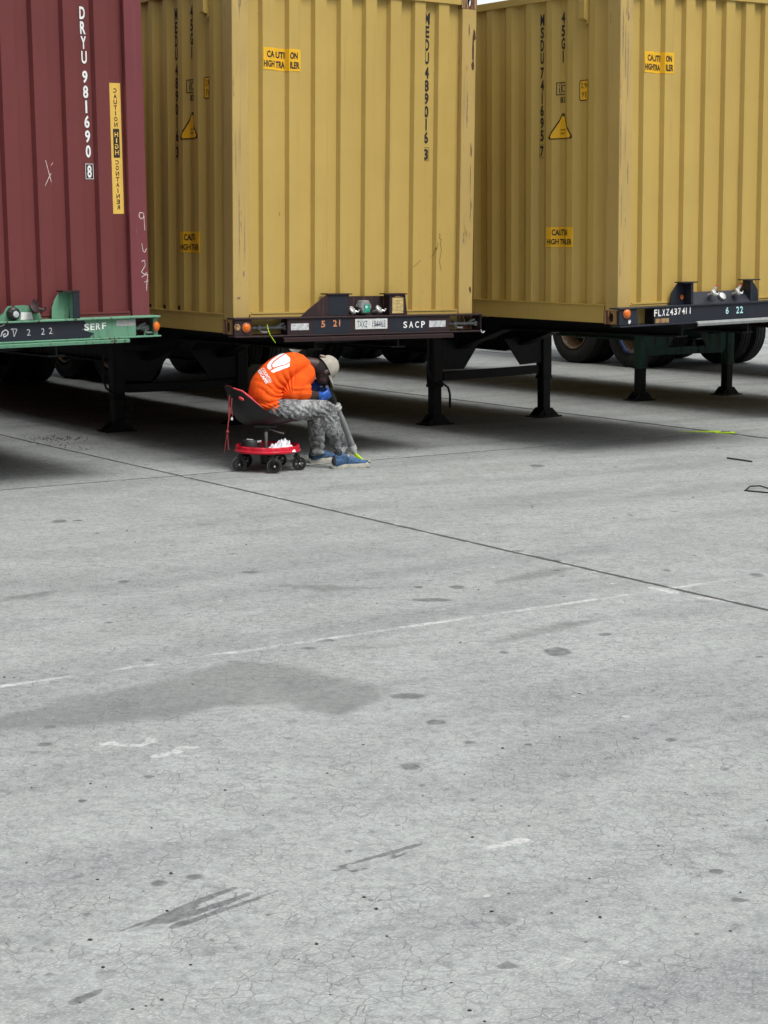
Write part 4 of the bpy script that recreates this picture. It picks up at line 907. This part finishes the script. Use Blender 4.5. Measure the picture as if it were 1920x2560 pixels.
def hand(m, wrist, palm, axis, r, side):
    """palm with four curled fingers and a thumb closed round a bar running along `axis` through `palm`"""
    A = (palm-wrist); A = (A-axis*A.dot(axis)).normalized(); N = axis.cross(A).normalized()*side; R = r+.011
    base = palm-A*(R+.028)
    loft(m, [wrist, wrist.lerp(base, .6), base, palm-A*(R*.2)+N*R], [.026, .026, .030, .020], [.030, .036, .042, .040], lat=axis)
    for i, L in enumerate((.92, 1.0, .95, .78)):
        o = axis*((i-1.5)*.0205); c = palm+o; q = []
        for ang in (155, 105, 55, 5, -40): a_ = math.radians(ang); q.append(c+A*(R*math.cos(a_)*1.0)+N*(R*math.sin(a_)))
        q = q[:5] if L > .8 else q[:4]; loft(m, q, [.0105, .0105, .0098, .009, .008][:len(q)], [.0105, .0105, .0098, .009, .008][:len(q)], lat=axis, n=10)
    o = axis*.045; q = [base+o*.6, palm-A*R*.9+o-N*R*.4, palm+o*.8-N*R*1.0, palm+A*R*.5+o*.6-N*R*.95]; loft(m, q, [.014, .0135, .012, .010], [.014, .0135, .012, .010], lat=axis, n=10)
tA = (mp(1290, 1075, 15.28)-mp(1040, 470, 15.03)).normalized()
body = organic(B, 'body', M['skin'], man, .0065, 2)
# hands wear the gloves: the glove surface is modelled finger by finger
for w_, h_, nm, sd_ in ((wrR, hR, 'glove', 1), (wrL, hL, 'glove', -1)):
    g = MB(); hand(g, w_, h_, tA, .024, sd_); t_ = (h_-w_).normalized(); loft(g, [w_-t_*.035, w_, w_+t_*.03], [.036, .033, .030], [.040, .036, .034], round_=False)
    organic(g, nm, M['glove'], man, .004, 2)
for s_ in (-1, 1):
    e = MB(); ellipsoid(e, hc-CR*.012+FA*.080+HL*(.030*s_), (CR, HL, FA), (.011, .012, .011), 12); rooted(e, 'eye', M['white_ink'], man, 60, parent=body)
hr = MB(); ellipsoid(hr, hc-FA*.012-CR*.004, (CR, HL, FA), (.112, .077, .083)); organic(hr, 'hair', M['hair'], man, .006, 2)
# shirt
SH = MB(); loft(SH, spine, ra, rb)
loft(SH, [mp(560, 720, 14.68), mp(500, 650, 14.70), mp(470, 560, 14.72)], [.085, .125, .13], [.185, .182, .175])
loft(SH, [shR, shR.lerp(elR, .5), elR.lerp(shR, .05)], [.100, .092, .080], [.085, .080, .074]); loft(SH, [shL, shL.lerp(elL, .5), elL.lerp(shL, .08)], [.088, .08, .072], [.08, .075, .07])
loft(SH, [shR, spine[5], shL], [.080, .088, .078], [.080, .088, .078], lat=Vector((0, 0, 1)))
loft(SH, [mp(700, 560, 14.72), mp(740, 470, 14.78), mp(790, 380, 14.88)], [.075, .10, .11], [.12, .15, .16])
arm = np.array(mp(722, 590, 14.6)); bk = np.array(mp(300, 560, 14.6))
def cloth_disp(co):
    d = co-arm; rr = np.hypot(d[:, 0], d[:, 2]); th = np.arctan2(d[:, 2], d[:, 0])           # folds fan out of the armpit
    wob = np.array([noise.noise(Vector((float(c[0])*6, float(c[1])*6, float(c[2])*6))) for c in co])
    wob2 = np.array([noise.noise(Vector((float(c[0])*14+9, float(c[1])*14, float(c[2])*14))) for c in co])
    lft = ((np.cos(th) < .1)).astype(float); amp = .0085*np.exp(-((rr-.14)/.13)**2)*lft
    f = amp*(np.abs(np.sin(th*12.5+wob*2.4+.6))*2-1.1)
    low = np.exp(-((co[:, 2]-mp(520, 700, 14.7).z)/.07)**2)
    f += .0075*low*(np.abs(np.sin(co[:, 2]*105+co[:, 0]*45+wob*3))*2-1.1)
    slv = np.exp(-((co[:, 2]-float(mp(800, 500, 14.7).z))/.03)**2)*(co[:, 0] > arm[0]); f += slv*.004*np.sin(co[:, 2]*150+wob*4)
    return f+wob*.004+wob2*.002
shirt = organic(SH, 'shirt', M['shirt'], man, .0055, 6, cloth_disp)
ring = MB(); cN = mp(862, 262, 14.985); tN = (mp(930, 275, 15.01)-mp(820, 260, 14.97)).normalized()
# jeans
J = MB()
loft(J, [mp(520, 735, 14.69), mp(610, 715, 14.72), mp(680, 705, 14.74)], [.09, .098, .09], [.175, .175, .15])
loft(J, [hipR, hipR.lerp(knR, .35), hipR.lerp(knR, .7), knR, ], [.098, .092, .082, .072], [.098, .092, .080, .072])
loft(J, [knR+Vector((.0, 0, .01)), knR.lerp(anR, .30), knR.lerp(anR, .62), anR.lerp(knR, .14), anR-Vector((0, 0, .045))], [.074, .078, .070, .064, .064], [.068, .070, .066, .061, .061], round_=False)
loft(J, [hipL, hipL.lerp(knL, .35), hipL.lerp(knL, .7), knL], [.095, .09, .082, .072], [.095, .09, .08, .072])
loft(J, [knL, knL.lerp(anL, .30), knL.lerp(anL, .62), anL.lerp(knL, .12), anL-Vector((0, 0, .030))], [.070, .076, .070, .062, .060], [.066, .070, .066, .060, .058], round_=False)
def jean_disp(co):
    out = np.zeros(len(co)); kz, az_ = knR.z, anR.z
    for i, c in enumerate(co):
        v = Vector((float(c[0]), float(c[1]), float(c[2]))); a = noise.noise(v*9); b = noise.noise(v*22); t = (c[2]-az_)/(kz-az_)
        f = .006*a+.003*b
        if t < .35: f += .0075*math.sin(c[2]*95+a*5)*(1-t/.35)*(.7+b)
        if .75 < t < 1.15: f += .0065*math.sin((c[0]*.8+c[2])*110+a*5)*(.6+b)
        if t > 1.05 and c[0] < hipR.x+.2: f += .004*math.sin(c[0]*70+c[2]*40+a*4)
        out[i] = f
    return out
organic(J, 'jeans', M['jeans'], man, .0075, 2, jean_disp)
# cap
capc = hc+CR*.004-FA*.006; K = MB(); n = 28; rows = 12; AX = (.122, .090, .106)
def cap_p(u, v, k=1.):   # u round the crown axis, v from rim (0) to top (1)
    th = v*math.pi/2; r_ = math.cos(th); return capc+CR*(AX[0]*k*math.sin(th)*.98)+HL*(AX[1]*k*r_*math.cos(u))+FA*(AX[2]*k*r_*math.sin(u))
vs = []; 
for i in range(rows+1):
    for k in range(n):
        u = 2*math.pi*k/n; gap = 1.0
        if i <= 3 and abs((u-3*math.pi/2+math.pi) % (2*math.pi)-math.pi) < .42 and i > 0: gap = .94
        p = cap_p(u, i/rows*.985, gap)
        if i == 0: p = p-CR*.012
        seam = .0022*(1 if abs((u*6/(2*math.pi)) % 1-.5) > .42 else 0); vs.append(p-(p-capc).normalized()*seam)
fs = [(i*n+k, i*n+(k+1) % n, (i+1)*n+(k+1) % n, (i+1)*n+k) for i in range(rows) for k in range(n)]+[tuple(range(rows*n, (rows+1)*n))]
K.add(vs, fs); ellipsoid(K, capc+CR*(AX[0]*.985), (CR, HL, FA), (.006, .009, .009), 10)
cap = rooted(K, 'cap', M['cap'], man, 55)
br = MB(); vs = []; m_, q_ = 13, 6
for top in (0, 1):
    for i in range(m_):
        u = math.radians(90-62+124*i/(m_-1)); base = cap_p(u, .02, .995)-CR*.010
        for j in range(q_+1):
            e = math.sin(math.radians(180*i/(m_-1)))**.6; ext = FA*(.084*e*j/q_)-CR*(.012*(j/q_)**1.3)
            drop = -CR*(.022*(abs(math.cos(u))**1.6)); vs.append(base+ext+drop*(.4+.6*j/q_)+CR*(.0035*top))
o_ = m_*(q_+1); W_ = q_+1
fs = [(i*W_+j, (i+1)*W_+j, (i+1)*W_+j+1, i*W_+j+1) for i in range(m_-1) for j in range(q_)]; fs += [tuple(a+o_ for a in reversed(f)) for f in fs]
edge = [i*W_ for i in range(m_)]+[(m_-1)*W_+j for j in range(1, W_)]+[i*W_+q_ for i in range(m_-2, -1, -1)]+[j for j in range(q_-1, 0, -1)]
fs += [(edge[i], edge[(i+1) % len(edge)], edge[(i+1) % len(edge)]+o_, edge[i]+o_) for i in range(len(edge))]
br.add(vs, fs); rooted(br, 'cap_brim', M['cap'], man, 50, parent=cap)
st_ = MB(); st_.tube([cap_p(math.radians(270-28), .16, 1.01), cap_p(math.radians(270-14), .06, 1.06), cap_p(math.radians(270), .03, 1.08), cap_p(math.radians(270+14), .06, 1.06), cap_p(math.radians(270+28), .16, 1.01)], .009, 8)
rooted(st_, 'cap_strap', M['cap'], man, 60, parent=cap)
# shoes
def shoe(heel, toe, up=.085, pitch=0., name='shoe'):
    d = (toe-heel); L = d.length; d.normalize(); lt = d.cross(Vector((0, 0, 1))).normalized(); u = lt.cross(d); P = lambda a, z: heel+d*(a*L)+u*z
    s = MB(); loft(s, [P(.10, .062), P(.24, .068), P(.42, .062), P(.62, .050), P(.80, .042), P(.93, .036)], [.052, .056, .048, .034, .026, .018], [.036, .038, .040, .046, .044, .030], lat=lt)
    loft(s, [P(.13, .10), P(.26, .105)], [.030, .036], [.034, .038], lat=lt)
    ob = organic(s, name, M['shoe'], man, .005, 2)
    so = MB(); n = 26; ring = []
    for k in range(n):
        a = 2*math.pi*k/n; x = .5-.5*math.cos(a); wd = .044*(math.sin(a))*(1+.18*math.sin(math.pi*(x-.35)))*(.86 if x < .45 else 1.05); ring.append((x*1.03-.015, wd))
    vs = []
    for zi, sc in ((.0, .94), (.012, 1.0), (.032, 1.03), (.040, .97)):
        for x, wd in ring: toe_up = .022*max(0, (x-.78)/.25)**1.6+.006*max(0, (.12-x)/.12); vs.append(P(x, zi+toe_up)+lt*(wd*sc))
    fs = [(i*n+k, i*n+(k+1) % n, (i+1)*n+(k+1) % n, (i+1)*n+k) for i in range(3) for k in range(n)]+[tuple(range(n-1, -1, -1)), tuple(range(3*n, 4*n))]
    so.add(vs, fs); rooted(so, 'sole', M['sole'], man, 50, parent=ob)
    h = MB(); loft(h, [P(.045, .045), P(.05, .075), P(.07, .105)], [.018, .018, .012], [.034, .034, .028], lat=lt, n=14); loft(h, [P(.90, .045), P(.975, .040)], [.018, .012], [.036, .026], lat=lt, n=14); organic(h, 'shoe_trim', M['shoe_dark'], man, .006, 2).parent = ob
    lc = MB()
    for i in range(5): c = P(.40+i*.055, .108-i*.010); lc.tube([c-lt*.028-u*.012, c+u*.002, c+lt*.028-u*.012], .0035, 6)
    lc.tube([P(.37, .11)+lt*.02, P(.34, .095)+lt*.045, P(.38, .07)+lt*.052], .004, 6); rooted(lc, 'lace', M['shoe_dark'], man, 60, parent=ob)
    sk_ = MB(); loft(sk_, [P(.17, .09), P(.17, .14)], [.032, .034], [.034, .035], lat=lt, n=14); organic(sk_, 'sock', M['shoe_dark'], man, .007, 1)
gR0 = ground_pt(540+1092/3.7705, 840+1246/3.769); gR1 = ground_pt(540+1450/3.7705, 840+1236/3.769)
gR0.z = gR1.z = .0; gR0.y = 14.72; gR1.y = 14.86; gR0.x = mp(1095, 1240, 14.72).x; gR1.x = mp(1450, 1240, 14.86).x
shoe(gR0, gR1)
a_ = mp(888, 1190, 15.13); b__ = mp(1150, 1150, 15.42); a_.z = .0; b__.z = .004
shoe(Vector((a_.x, 15.10, 0)), Vector((b__.x+.01, 15.30, .0)))
# the printed back: flat artwork laid on the shirt
def lay_on(obj, shapes, name, mat, off, root, org, ex, ey, nrm, kx=.80, ky=.84):
    """shapes: (verts2d, faces) in metres on a plane at `org`; pushed along -nrm onto obj"""
    bm = bmesh.new(); vv = [bm.verts.new((v[0], v[1], 0)) for v in shapes.v]
    for f in shapes.f:
        try: bm.faces.new([vv[i] for i in f])
        except ValueError: pass
    bmesh.ops.triangulate(bm, faces=bm.faces)
    for _ in range(3):
        es = [e for e in bm.edges if e.calc_length() > .014]
        if es: bmesh.ops.subdivide_edges(bm, edges=es, cuts=1); bmesh.ops.triangulate(bm, faces=[f for f in bm.faces if len(f.verts) > 3])
    ob = obj.data; rl = root.matrix_world.translation
    bv = BVHTree.FromPolygons([v.co+rl for v in ob.vertices], [tuple(p.vertices) for p in ob.polygons]); dead = []
    for v in bm.verts:
        p = org+ex*(v.co.x*kx)+ey*(v.co.y*ky); hit, no, _, _ = bv.ray_cast(p+nrm*.35, -nrm, .8)
        if hit is None: dead.append(v); continue
        v.co = hit+no*off-rl
    bmesh.ops.delete(bm, geom=dead, context='VERTS'); bmesh.ops.delete(bm, geom=[f for f in bm.faces if max(e.calc_length() for e in f.edges) > .032], context='FACES')
    me = bpy.data.meshes.new(name); bm.to_mesh(me); bm.free(); me.materials.append(mat); me.polygons.foreach_set('use_smooth', [True]*len(me.polygons)); return link(name, me, obj)
white = plain('white_screen_print', (.86, .86, .86), .8, var=.03)
def print_on(obj, shapes, name, mat, off, root):
    """flat artwork pressed onto the cloth: each point is dropped onto the shirt surface"""
    bm = bmesh.new(); vv = [bm.verts.new((v[0], v[1], 0)) for v in shapes.v]
    for f in shapes.f:
        try: bm.faces.new([vv[i] for i in f])
        except ValueError: pass
    bmesh.ops.triangulate(bm, faces=bm.faces)
    for _ in range(4):
        es = [e for e in bm.edges if e.calc_length() > 9]
        if es: bmesh.ops.subdivide_edges(bm, edges=es, cuts=1); bmesh.ops.triangulate(bm, faces=[f for f in bm.faces if len(f.verts) > 3])
    rl = root.matrix_world.translation; bv = BVHTree.FromPolygons([v.co+rl for v in obj.data.vertices], [tuple(p.vertices) for p in obj.data.polygons]); dead = []
    for v in bm.verts:
        p = mp(v.co.x, v.co.y, 13.5); d = (mp(v.co.x, v.co.y, 14.5)-p).normalized(); hit, no, _, _ = bv.ray_cast(p, d, 4)
        if hit is None: dead.append(v); continue
        v.co = hit+no*off-rl
    bmesh.ops.delete(bm, geom=dead, context='VERTS'); bmesh.ops.delete(bm, geom=[f for f in bm.faces if max(e.calc_length() for e in f.edges) > .045], context='FACES')
    me = bpy.data.meshes.new(name); bm.to_mesh(me); bm.free(); me.materials.append(mat); me.polygons.foreach_set('use_smooth', [True]*len(me.polygons)); return link(name, me, obj)
Aw = Flat2D()     # white shield cut by thin curved gaps
Aw.poly([(610, 168), (628, 158), (646, 170), (585, 208), (548, 236), (525, 262), (518, 290), (528, 306), (505, 322), (484, 304), (482, 280), (500, 252), (540, 214)])
Aw.poly([(656, 172), (700, 212), (697, 246), (650, 262), (652, 270), (600, 282), (545, 300), (530, 288), (534, 266), (560, 240), (600, 210)])
Aw.poly([(697, 255), (694, 290), (620, 318), (540, 350), (514, 332), (556, 308), (610, 288), (656, 276)])
print_on(shirt, Aw, 'back_emblem', white, .0035, man)
for word, bx0, by0, L_ in (('COUNTRY', 424, 312, 162), ('ESCAPES', 394, 332, 146)):
    vs_, fs_, _ = text_geo(word, .03); Tw = Flat2D(); Tw.add([(bx0+v[0]*L_*.53+v[1]*30*.86, by0+v[0]*L_*.85-v[1]*30*.50) for v in vs_], fs_)
    print_on(shirt, Tw, 'back_lettering', white, .0035, man)

# ---- rolling stool
SC0 = Vector((-.965, 14.66, 0)); stool = empty('rolling_stool', Matrix.Translation(SC0)); tag(stool, 'rolling mechanic stool with black tractor seat and red tool tray under the worker', 'stool')
bot = [(118, 492), (122, 560), (135, 650), (165, 720), (205, 790), (260, 828), (340, 845), (440, 848), (540, 835), (630, 815), (712, 790)]
rim = [(118, 486), (185, 510), (240, 560), (300, 615), (360, 665), (420, 705), (480, 730), (540, 745), (600, 757), (660, 768), (714, 782)]
hw = [.12, .165, .19, .205, .21, .215, .215, .21, .205, .19, .15]
def seat_surface(inset, k0, k1, yc=14.68):
    vs = []; T = 17; n = 0
    for i in range(k0, k1):
        b, r = mp(*bot[i], yc), mp(*rim[i], yc)
        for j in range(T):
            t = -1+2*j/(T-1); e = abs(t)**2.6
            p = b.lerp(r, e)+LAT*(hw[i]*t*(1-.04*e)); n_ = (r-b).normalized() if (r-b).length > 1e-4 else Vector((0, 0, 1))
            vs.append(p+(n_*inset*(1-e))-LAT*(inset*t*e))
        n += 1
    return vs, [(i*T+j, (i+1)*T+j, (i+1)*T+j+1, i*T+j+1) for i in range(n-1) for j in range(T-1)], n, T
vo, fo, nI, T = seat_surface(0, 0, 11); vi, fi, _, _ = seat_surface(.016, 0, 11); nn = len(vo)
loop = [j for j in range(T)]+[i*T+T-1 for i in range(1, nI)]+[(nI-1)*T+j for j in range(T-2, -1, -1)]+[i*T for i in range(nI-2, 0, -1)]
sm_ = MB().add(vo+vi, fo+[tuple(a+nn for a in reversed(f)) for f in fi]+[(loop[k], loop[(k+1) % len(loop)], loop[(k+1) % len(loop)]+nn, loop[k]+nn) for k in range(len(loop))])
seat = rooted(sm_, 'seat', M['dark_plastic'], stool, 50)
vp, fp, _, _ = seat_surface(.024, 0, 6); pd = MB().add(vp, fp); rooted(pd, 'seat_pad', M['redpad'], stool, 60)
rimtube = MB().tube([mp(*rim[i], 14.68)+LAT*(hw[i]*.965)+Vector((0, 0, .004)) for i in range(0, 5)], [.006, .008, .008, .006, .003], 8); rooted(rimtube, 'seat_piping', M['redpad'], stool, 60, parent=seat)
slot = MB(); pc = mp(170, 575, 14.68)+LAT*(.172); ellipsoid(slot, pc, (Vector((.82, -.38, -.4)).normalized(), LAT, Vector((.3, 0, .95)).normalized()), (.028, .012, .013), 12); rooted(slot, 'grip_slot', M['redpad'], stool, 60, parent=seat)
c = SC0+Vector((-.012, 0, 0)); zt = mp(440, 850, 14.66).z
pm = MB().tube([c+Vector((0, 0, .12)), c+Vector((0, 0, zt-.02))], .0145, 16); rooted(pm, 'gas_column', M['steel'], stool, 40)
pm = MB().tube([c+Vector((0, 0, zt-.045)), c+Vector((0, 0, zt+.01))], .026, 16); pm.box(c.x-.09, c.x+.09, c.y-.07, c.y+.07, zt-.005, zt+.012); rooted(pm, 'seat_bracket', M['dark_plastic'], stool, 40)
pm = MB().tube([c+Vector((.03, -.02, zt-.02)), c+Vector((.11, -.05, zt-.045)), c+Vector((.15, -.06, zt-.052))], [.006, .006, .011], 8); rooted(pm, 'height_lever', M['steel'], stool, 60)
pm = MB().lathe([(.05, .055), (.07, .06), (.165, .066), (.19, .05)], SC0, (0, 0, 1), 24); rooted(pm, 'hub', M['dark_plastic'], stool, 40)
# tray with notched rim
z0, z1 = .158, .212; tr = MB(); n = 96; R0 = .268
prof = []
vs = []; 
for k in range(n):
    a = 2*math.pi*k/n; nt_ = 1 if (k % 8) in (0, 1, 2) else 0
    for r_, z_ in ((.06, z0+.006), (R0-.045, z0+.006), (R0-.030, z1-.006), (R0-.010, z1), (R0-.002-.006*nt_, z1-.008), (R0-.006*nt_, z0+.022), (R0+.006, z0+.016), (R0+.006, z0+.004), (R0-.01, z0-.004), (.06, z0-.002)):
        vs.append(SC0+Vector((r_*math.cos(a), r_*math.sin(a), z_)))
q = 10; fs = [(k*q+i, ((k+1) % n)*q+i, ((k+1) % n)*q+(i+1) % q, k*q+(i+1) % q) for k in range(n) for i in range(q)]
tr.add(vs, fs); rooted(tr, 'tool_tray', M['redplastic'], stool, 35)
for k in range(5):
    a = math.radians(-78+72*k); p = SC0+Vector((.245*math.cos(a), .245*math.sin(a), 0)); wr_ = .058
    cs = MB().tube([p+Vector((0, 0, .112)), p+Vector((0, 0, .160))], .014, 12); cs.box(p.x-.026, p.x+.026, p.y-.016, p.y+.016, .105, .128)
    wc = p+Vector((.018 if k in (1, 0) else -.015, 0, .058)); yaw = R_(8 if k != 3 else 30); ax_ = Vector((math.sin(yaw), -math.cos(yaw), 0))
    for s_ in (-1, 1): cs.bar(p+ax_*(.021*s_)+Vector((0, 0, .122)), wc+ax_*(.021*s_), .006, .030)
    co_ = rooted(cs, 'caster', M['dark_plastic'], stool, bevel=.002)
    wl = MB().lathe([(-.016, .036), (-.017, .054), (-.012, wr_), (.012, wr_), (.017, .054), (.016, .036)], wc, ax_, 28, close=True); wo_ = rooted(wl, 'wheel', M['gray_plastic'] if False else M['dark_plastic'], stool, 40, parent=co_)
    tr_ = MB().lathe([(-.013, wr_-.002), (-.013, wr_+.0015), (.013, wr_+.0015), (.013, wr_-.002)], wc, ax_, 28, close=True); rooted(tr_, 'tread', M['gray_plastic'], stool, 40, parent=co_)
    sp = MB(); e1 = Vector((0, 0, 1)); e2 = ax_.cross(e1)
    for j in range(6): b_ = math.radians(60*j+k*11); d_ = e1*math.cos(b_)+e2*math.sin(b_); sp.bar(wc+d_*.008, wc+d_*.038, .020, .006)
    sp.lathe([(-.018, .012), (.018, .012)], wc, ax_, 14); rooted(sp, 'spokes', M['dark_plastic'], stool, parent=co_)
    ht = MB().lathe([(.023, .008), (.029, .006), (.031, .001)], wc, ax_, 12); rooted(ht, 'hub_bolt', M['white_ink'], stool, 60, parent=co_)
# string of the stool with a little tag
sR = empty('pull_cord', Matrix.Translation(mp(120, 700, 14.55))); tag(sR, 'knotted red pull cord with white tag hanging behind the stool seat', 'cord')
a0 = mp(128, 560, 14.52); cs = MB()
cs.tube([a0, mp(118, 640, 14.52), mp(122, 760, 14.5), mp(108, 900, 14.5)], .0055, 8); cs.tube([mp(150, 585, 14.53), mp(140, 700, 14.51), mp(116, 800, 14.5), mp(106, 905, 14.5)], .0045, 8)
cs.tube([mp(106, 895, 14.5), mp(98, 960, 14.5), mp(82, 1060, 14.5), mp(74, 1100, 14.5)], .0035, 8); cs.tube([mp(108, 900, 14.5), mp(112, 980, 14.5), mp(118, 1075, 14.5)], .005, 8); ellipsoid(cs, mp(108, 903, 14.5), (Vector((1, 0, 0)), Vector((0, 1, 0)), Vector((0, 0, 1))), (.014, .012, .015), 10)
rooted(cs, 'cord_strand', M['cord'], sR, 60)
cs = MB(); cs.prism([(0, 0), (.014, -.004), (.018, .014), (.010, .024), (.002, .016)], 'y', -.002, .002); p = mp(140, 790, 14.49); cs.v = [(v[0]+p.x, v[1]+p.y, v[2]+p.z) for v in cs.v]; rooted(cs, 'paper_tag', M['white_ink'], sR)
cs = MB().tube([mp(140, 690, 14.5), mp(152, 700, 14.5), mp(155, 760, 14.49)], .003, 6); rooted(cs, 'tag_string', M['cord'], sR)
# things lying in the tray
def blob_obj(name, label, cat, mat, build, base):
    o = empty(name, Matrix.Translation(base)); me = build(); me.v = [(v[0]-base.x, v[1]-base.y, v[2]-base.z) for v in me.v]
    ob = me.build(name, mat, None, 50); ob.location = base; bpy.data.objects.remove(o); ob.name = name; tag(ob, label, cat); return ob
zc = .166
def rag():
    m = MB(); n = 34; c = SC0+Vector((.125, -.10, zc)); vs = []
    for i in range(n):
        for j in range(n):
            u, v = i/(n-1)*2-1, j/(n-1)*2-1; r = math.hypot(u, v); a = noise.noise(Vector((u*2.1, v*2.1, 3.3))); b = noise.noise(Vector((u*3.4+5, v*3.4, 1)))
            c3_ = noise.noise(Vector((u*8, v*8, 7))); h = .045+.085*abs(a)*1.4*(1-min(1, r*.6))+.030*(abs(b)*2-.4)+.007*c3_+.030*math.exp(-((u-.15)**2+(v+.1)**2)*9); h = max(.003, h*.86*max(0, 1-r**3*.55))
            vs.append(c+Vector((u*.108+.02*b, v*.085+.015*a, h*1.12)))
    return m.add(vs, [(i*n+j, (i+1)*n+j, (i+1)*n+j+1, i*n+j+1) for i in range(n-1) for j in range(n-1)])
blob_obj('rag', 'crumpled white rag in the right half of the red stool tray', 'rag', M['white_cloth'], rag, SC0+Vector((.125, -.10, zc)))
def pouch():
    m = MB(); c = SC0+Vector((-.135, -.10, zc)); m.lathe([(0, .070), (.004, .076), (.088, .077), (.096, .070), (.096, .042), (.012, .040)], c, (0, 0, 1), 28); return m
blob_obj('tape_roll', 'black round tape roll in the left half of the red stool tray', 'tape', M['dark_plastic'], pouch, SC0+Vector((-.135, -.10, zc)))
def spat():
    m = MB(); m.tube([mp(292, 976, 14.56), mp(345, 985, 14.54), mp(362, 1010, 14.53), mp(380, 1032, 14.52)], [.008, .010, .013, .016], 8); m.tube([mp(358, 1000, 14.53), mp(400, 998, 14.52), mp(428, 992, 14.52)], [.010, .011, .009], 8); return m
blob_obj('grey_scraper', 'forked pale grey plastic hook leaning on the black tape roll in the tray', 'hook', M['pole_light'], spat, mp(350, 1000, 14.54))
# ---- long grey tool
T0, T1 = mp(1035, 440, 15.03), mp(1300, 1100, 15.30); tool = empty('power_tool', Matrix.Translation(mp(1290, 1110, 15.30))); tag(tool, 'long grey pole tool with pale collars and lime tip held by the blue gloves', 'tool')
L = lambda a, b, Y0, Y1: (mp(*a, Y0), mp(*b, Y1))
hd = MB(); loft(hd, [mp(1030, 435, 15.02), mp(1052, 500, 15.04), mp(1085, 560, 15.07), mp(1108, 598, 15.09)], [.028, .032, .034, .030], [.026, .028, .030, .028]); loft(hd, [mp(1040, 560, 15.06), mp(1090, 580, 15.08), mp(1118, 640, 15.11)], [.024, .030, .026], [.024, .030, .026]); organic(hd, 'tool_head', M['dark_plastic'], tool, .005, 2)
pa = MB(); pa.add([mp(1030, 470, 14.985), mp(1055, 465, 14.985), mp(1080, 540, 15.02), mp(1052, 545, 15.02)], [(0, 1, 2, 3)]); rooted(pa, 'label_panel', M['pole_light'], tool)
tb = MB().tube([mp(1118, 625, 15.105), mp(1135, 670, 15.115), mp(1215, 850, 15.19), mp(1288, 1045, 15.27)], [.022, .026, .026, .0275], 20); rooted(tb, 'tube', M['pole'], tool, 50)
for pts, r_ in ((((1108, 620), (1122, 655)), .026), (((1126, 650), (1148, 696)), .042), (((1278, 1030), (1296, 1078)), .036), (((1296, 1078), (1305, 1102)), .026)):
    a_, b_ = mp(*pts[0], 15.10 if pts[0][1] < 800 else 15.27), mp(*pts[1], 15.115 if pts[0][1] < 800 else 15.28); cm = MB().tube([a_, a_.lerp(b_, .12), a_.lerp(b_, .45), a_.lerp(b_, .5), a_.lerp(b_, .6), a_.lerp(b_, .88), b_], [r_*.86, r_, r_, r_*.90, r_, r_, r_*.86], 22); rooted(cm, 'collar', M['pole_light'], tool, 40)
tp = MB().tube([mp(1298, 1095, 15.285), mp(1325, 1125, 15.30), mp(1365, 1155, 15.33), mp(1398, 1176, 15.35)], [.017, .016, .011, .003], 10); rooted(tp, 'lime_tip', M['lime'], tool, 60)

# ---------------------------------------------------------------- small things on the slab
def ground_box(px, py): return ground_pt(px, py)
bp_ = ground_pt(634, 960); pn = MB(); pn.prism([(0, 0), (.62, 0), (.62, .26), (.05, .26), (.0, .20)], 'y', -.06, .06)
pl = tag(pn.build('wheel_block', M['pale_panel'], None, bevel=.01), 'pale grey block with a dark slot standing behind the worker in the shade', 'block'); pl.location = bp_+Vector((-.075, 0, 0)); MB().box(.11, .40, -.0615, -.0605, .130, .165).build('slot', M['ink'], pl)
def small(name, label, cat, mat, pts, r, group=None):
    P = [ground_pt(*p)+Vector((0, 0, z)) for p, z in pts]; c = P[0].copy(); m = MB().tube([p-c for p in P], r, 7); o = m.build(name, mat, None, 50); o.location = c; return tag(o, label, cat, group)
small('stick', 'thin dark rod lying on the concrete near the right edge', 'rod', M['grit'], [((1818, 1147), .008), ((1880, 1156), .008)], .007)
o = small('wire_loop', 'dark bent wire loop lying at the right edge of the concrete', 'wire', M['grit'], [((1925, 1234), .006), ((1862, 1228), .006), ((1875, 1222), .02), ((1900, 1221), .02), ((1925, 1224), .006)], .006)
tc_ = MB(); c = ground_pt(1770, 1079); tc_.prism([(-.30, -.06), (.05, -.10), (.13, -.03), (.10, .04), (-.05, .0)], 'z', .002, .006); o = tag(tc_.build('lime_tape', M['lime'], None), 'flat strip of lime tape on the slab joint, left of two lime scraps', 'tape'); o.location = c
tc_ = MB(); c = ground_pt(1810, 1082); tc_.prism([(-.10, -.06), (.10, -.07), (.11, .05), (-.06, .06)], 'z', .002, .007); tc_.box(-.03, .06, -.02, .02, .007, .010)
o = tag(tc_.build('lime_scrap', M['lime'], None), 'squarish lime scrap with a dark blot, right of the lime strip', 'scrap'); o.location = c; MB().box(-.03, .06, -.02, .02, .0105, .012).build('dark_blot', M['ink'], o)
gm = MB()
def crumb(x, y, s):
    q = [(x+s*math.cos(a)*random.uniform(.6, 1.2), y+s*math.sin(a)*random.uniform(.6, 1.2), .001) for a in (0, 1.3, 2.5, 3.8, 5.1)]; gm.add(q+[(x, y, s*random.uniform(.4, .9))], [(i, (i+1) % 5, 5) for i in range(5)])
for _ in range(120):
    px, py = random.uniform(-50, 1970), random.uniform(1090, 2560); p = ground_pt(px, py); crumb(p.x, p.y, random.uniform(.003, .008))
for _ in range(150):
    t_ = random.random(); px, py = 60+t_*170+random.gauss(0, 12), 1100+t_*22+random.gauss(0, 5)
    p = ground_pt(px, py) if random.random() < .35 else ground_pt(80+random.random()*140, 1092+random.gauss(0, 3)+random.random()*10); crumb(p.x, p.y, random.uniform(.005, .013))
tag(gm.build('grit', M['grit'], None), kind='stuff')
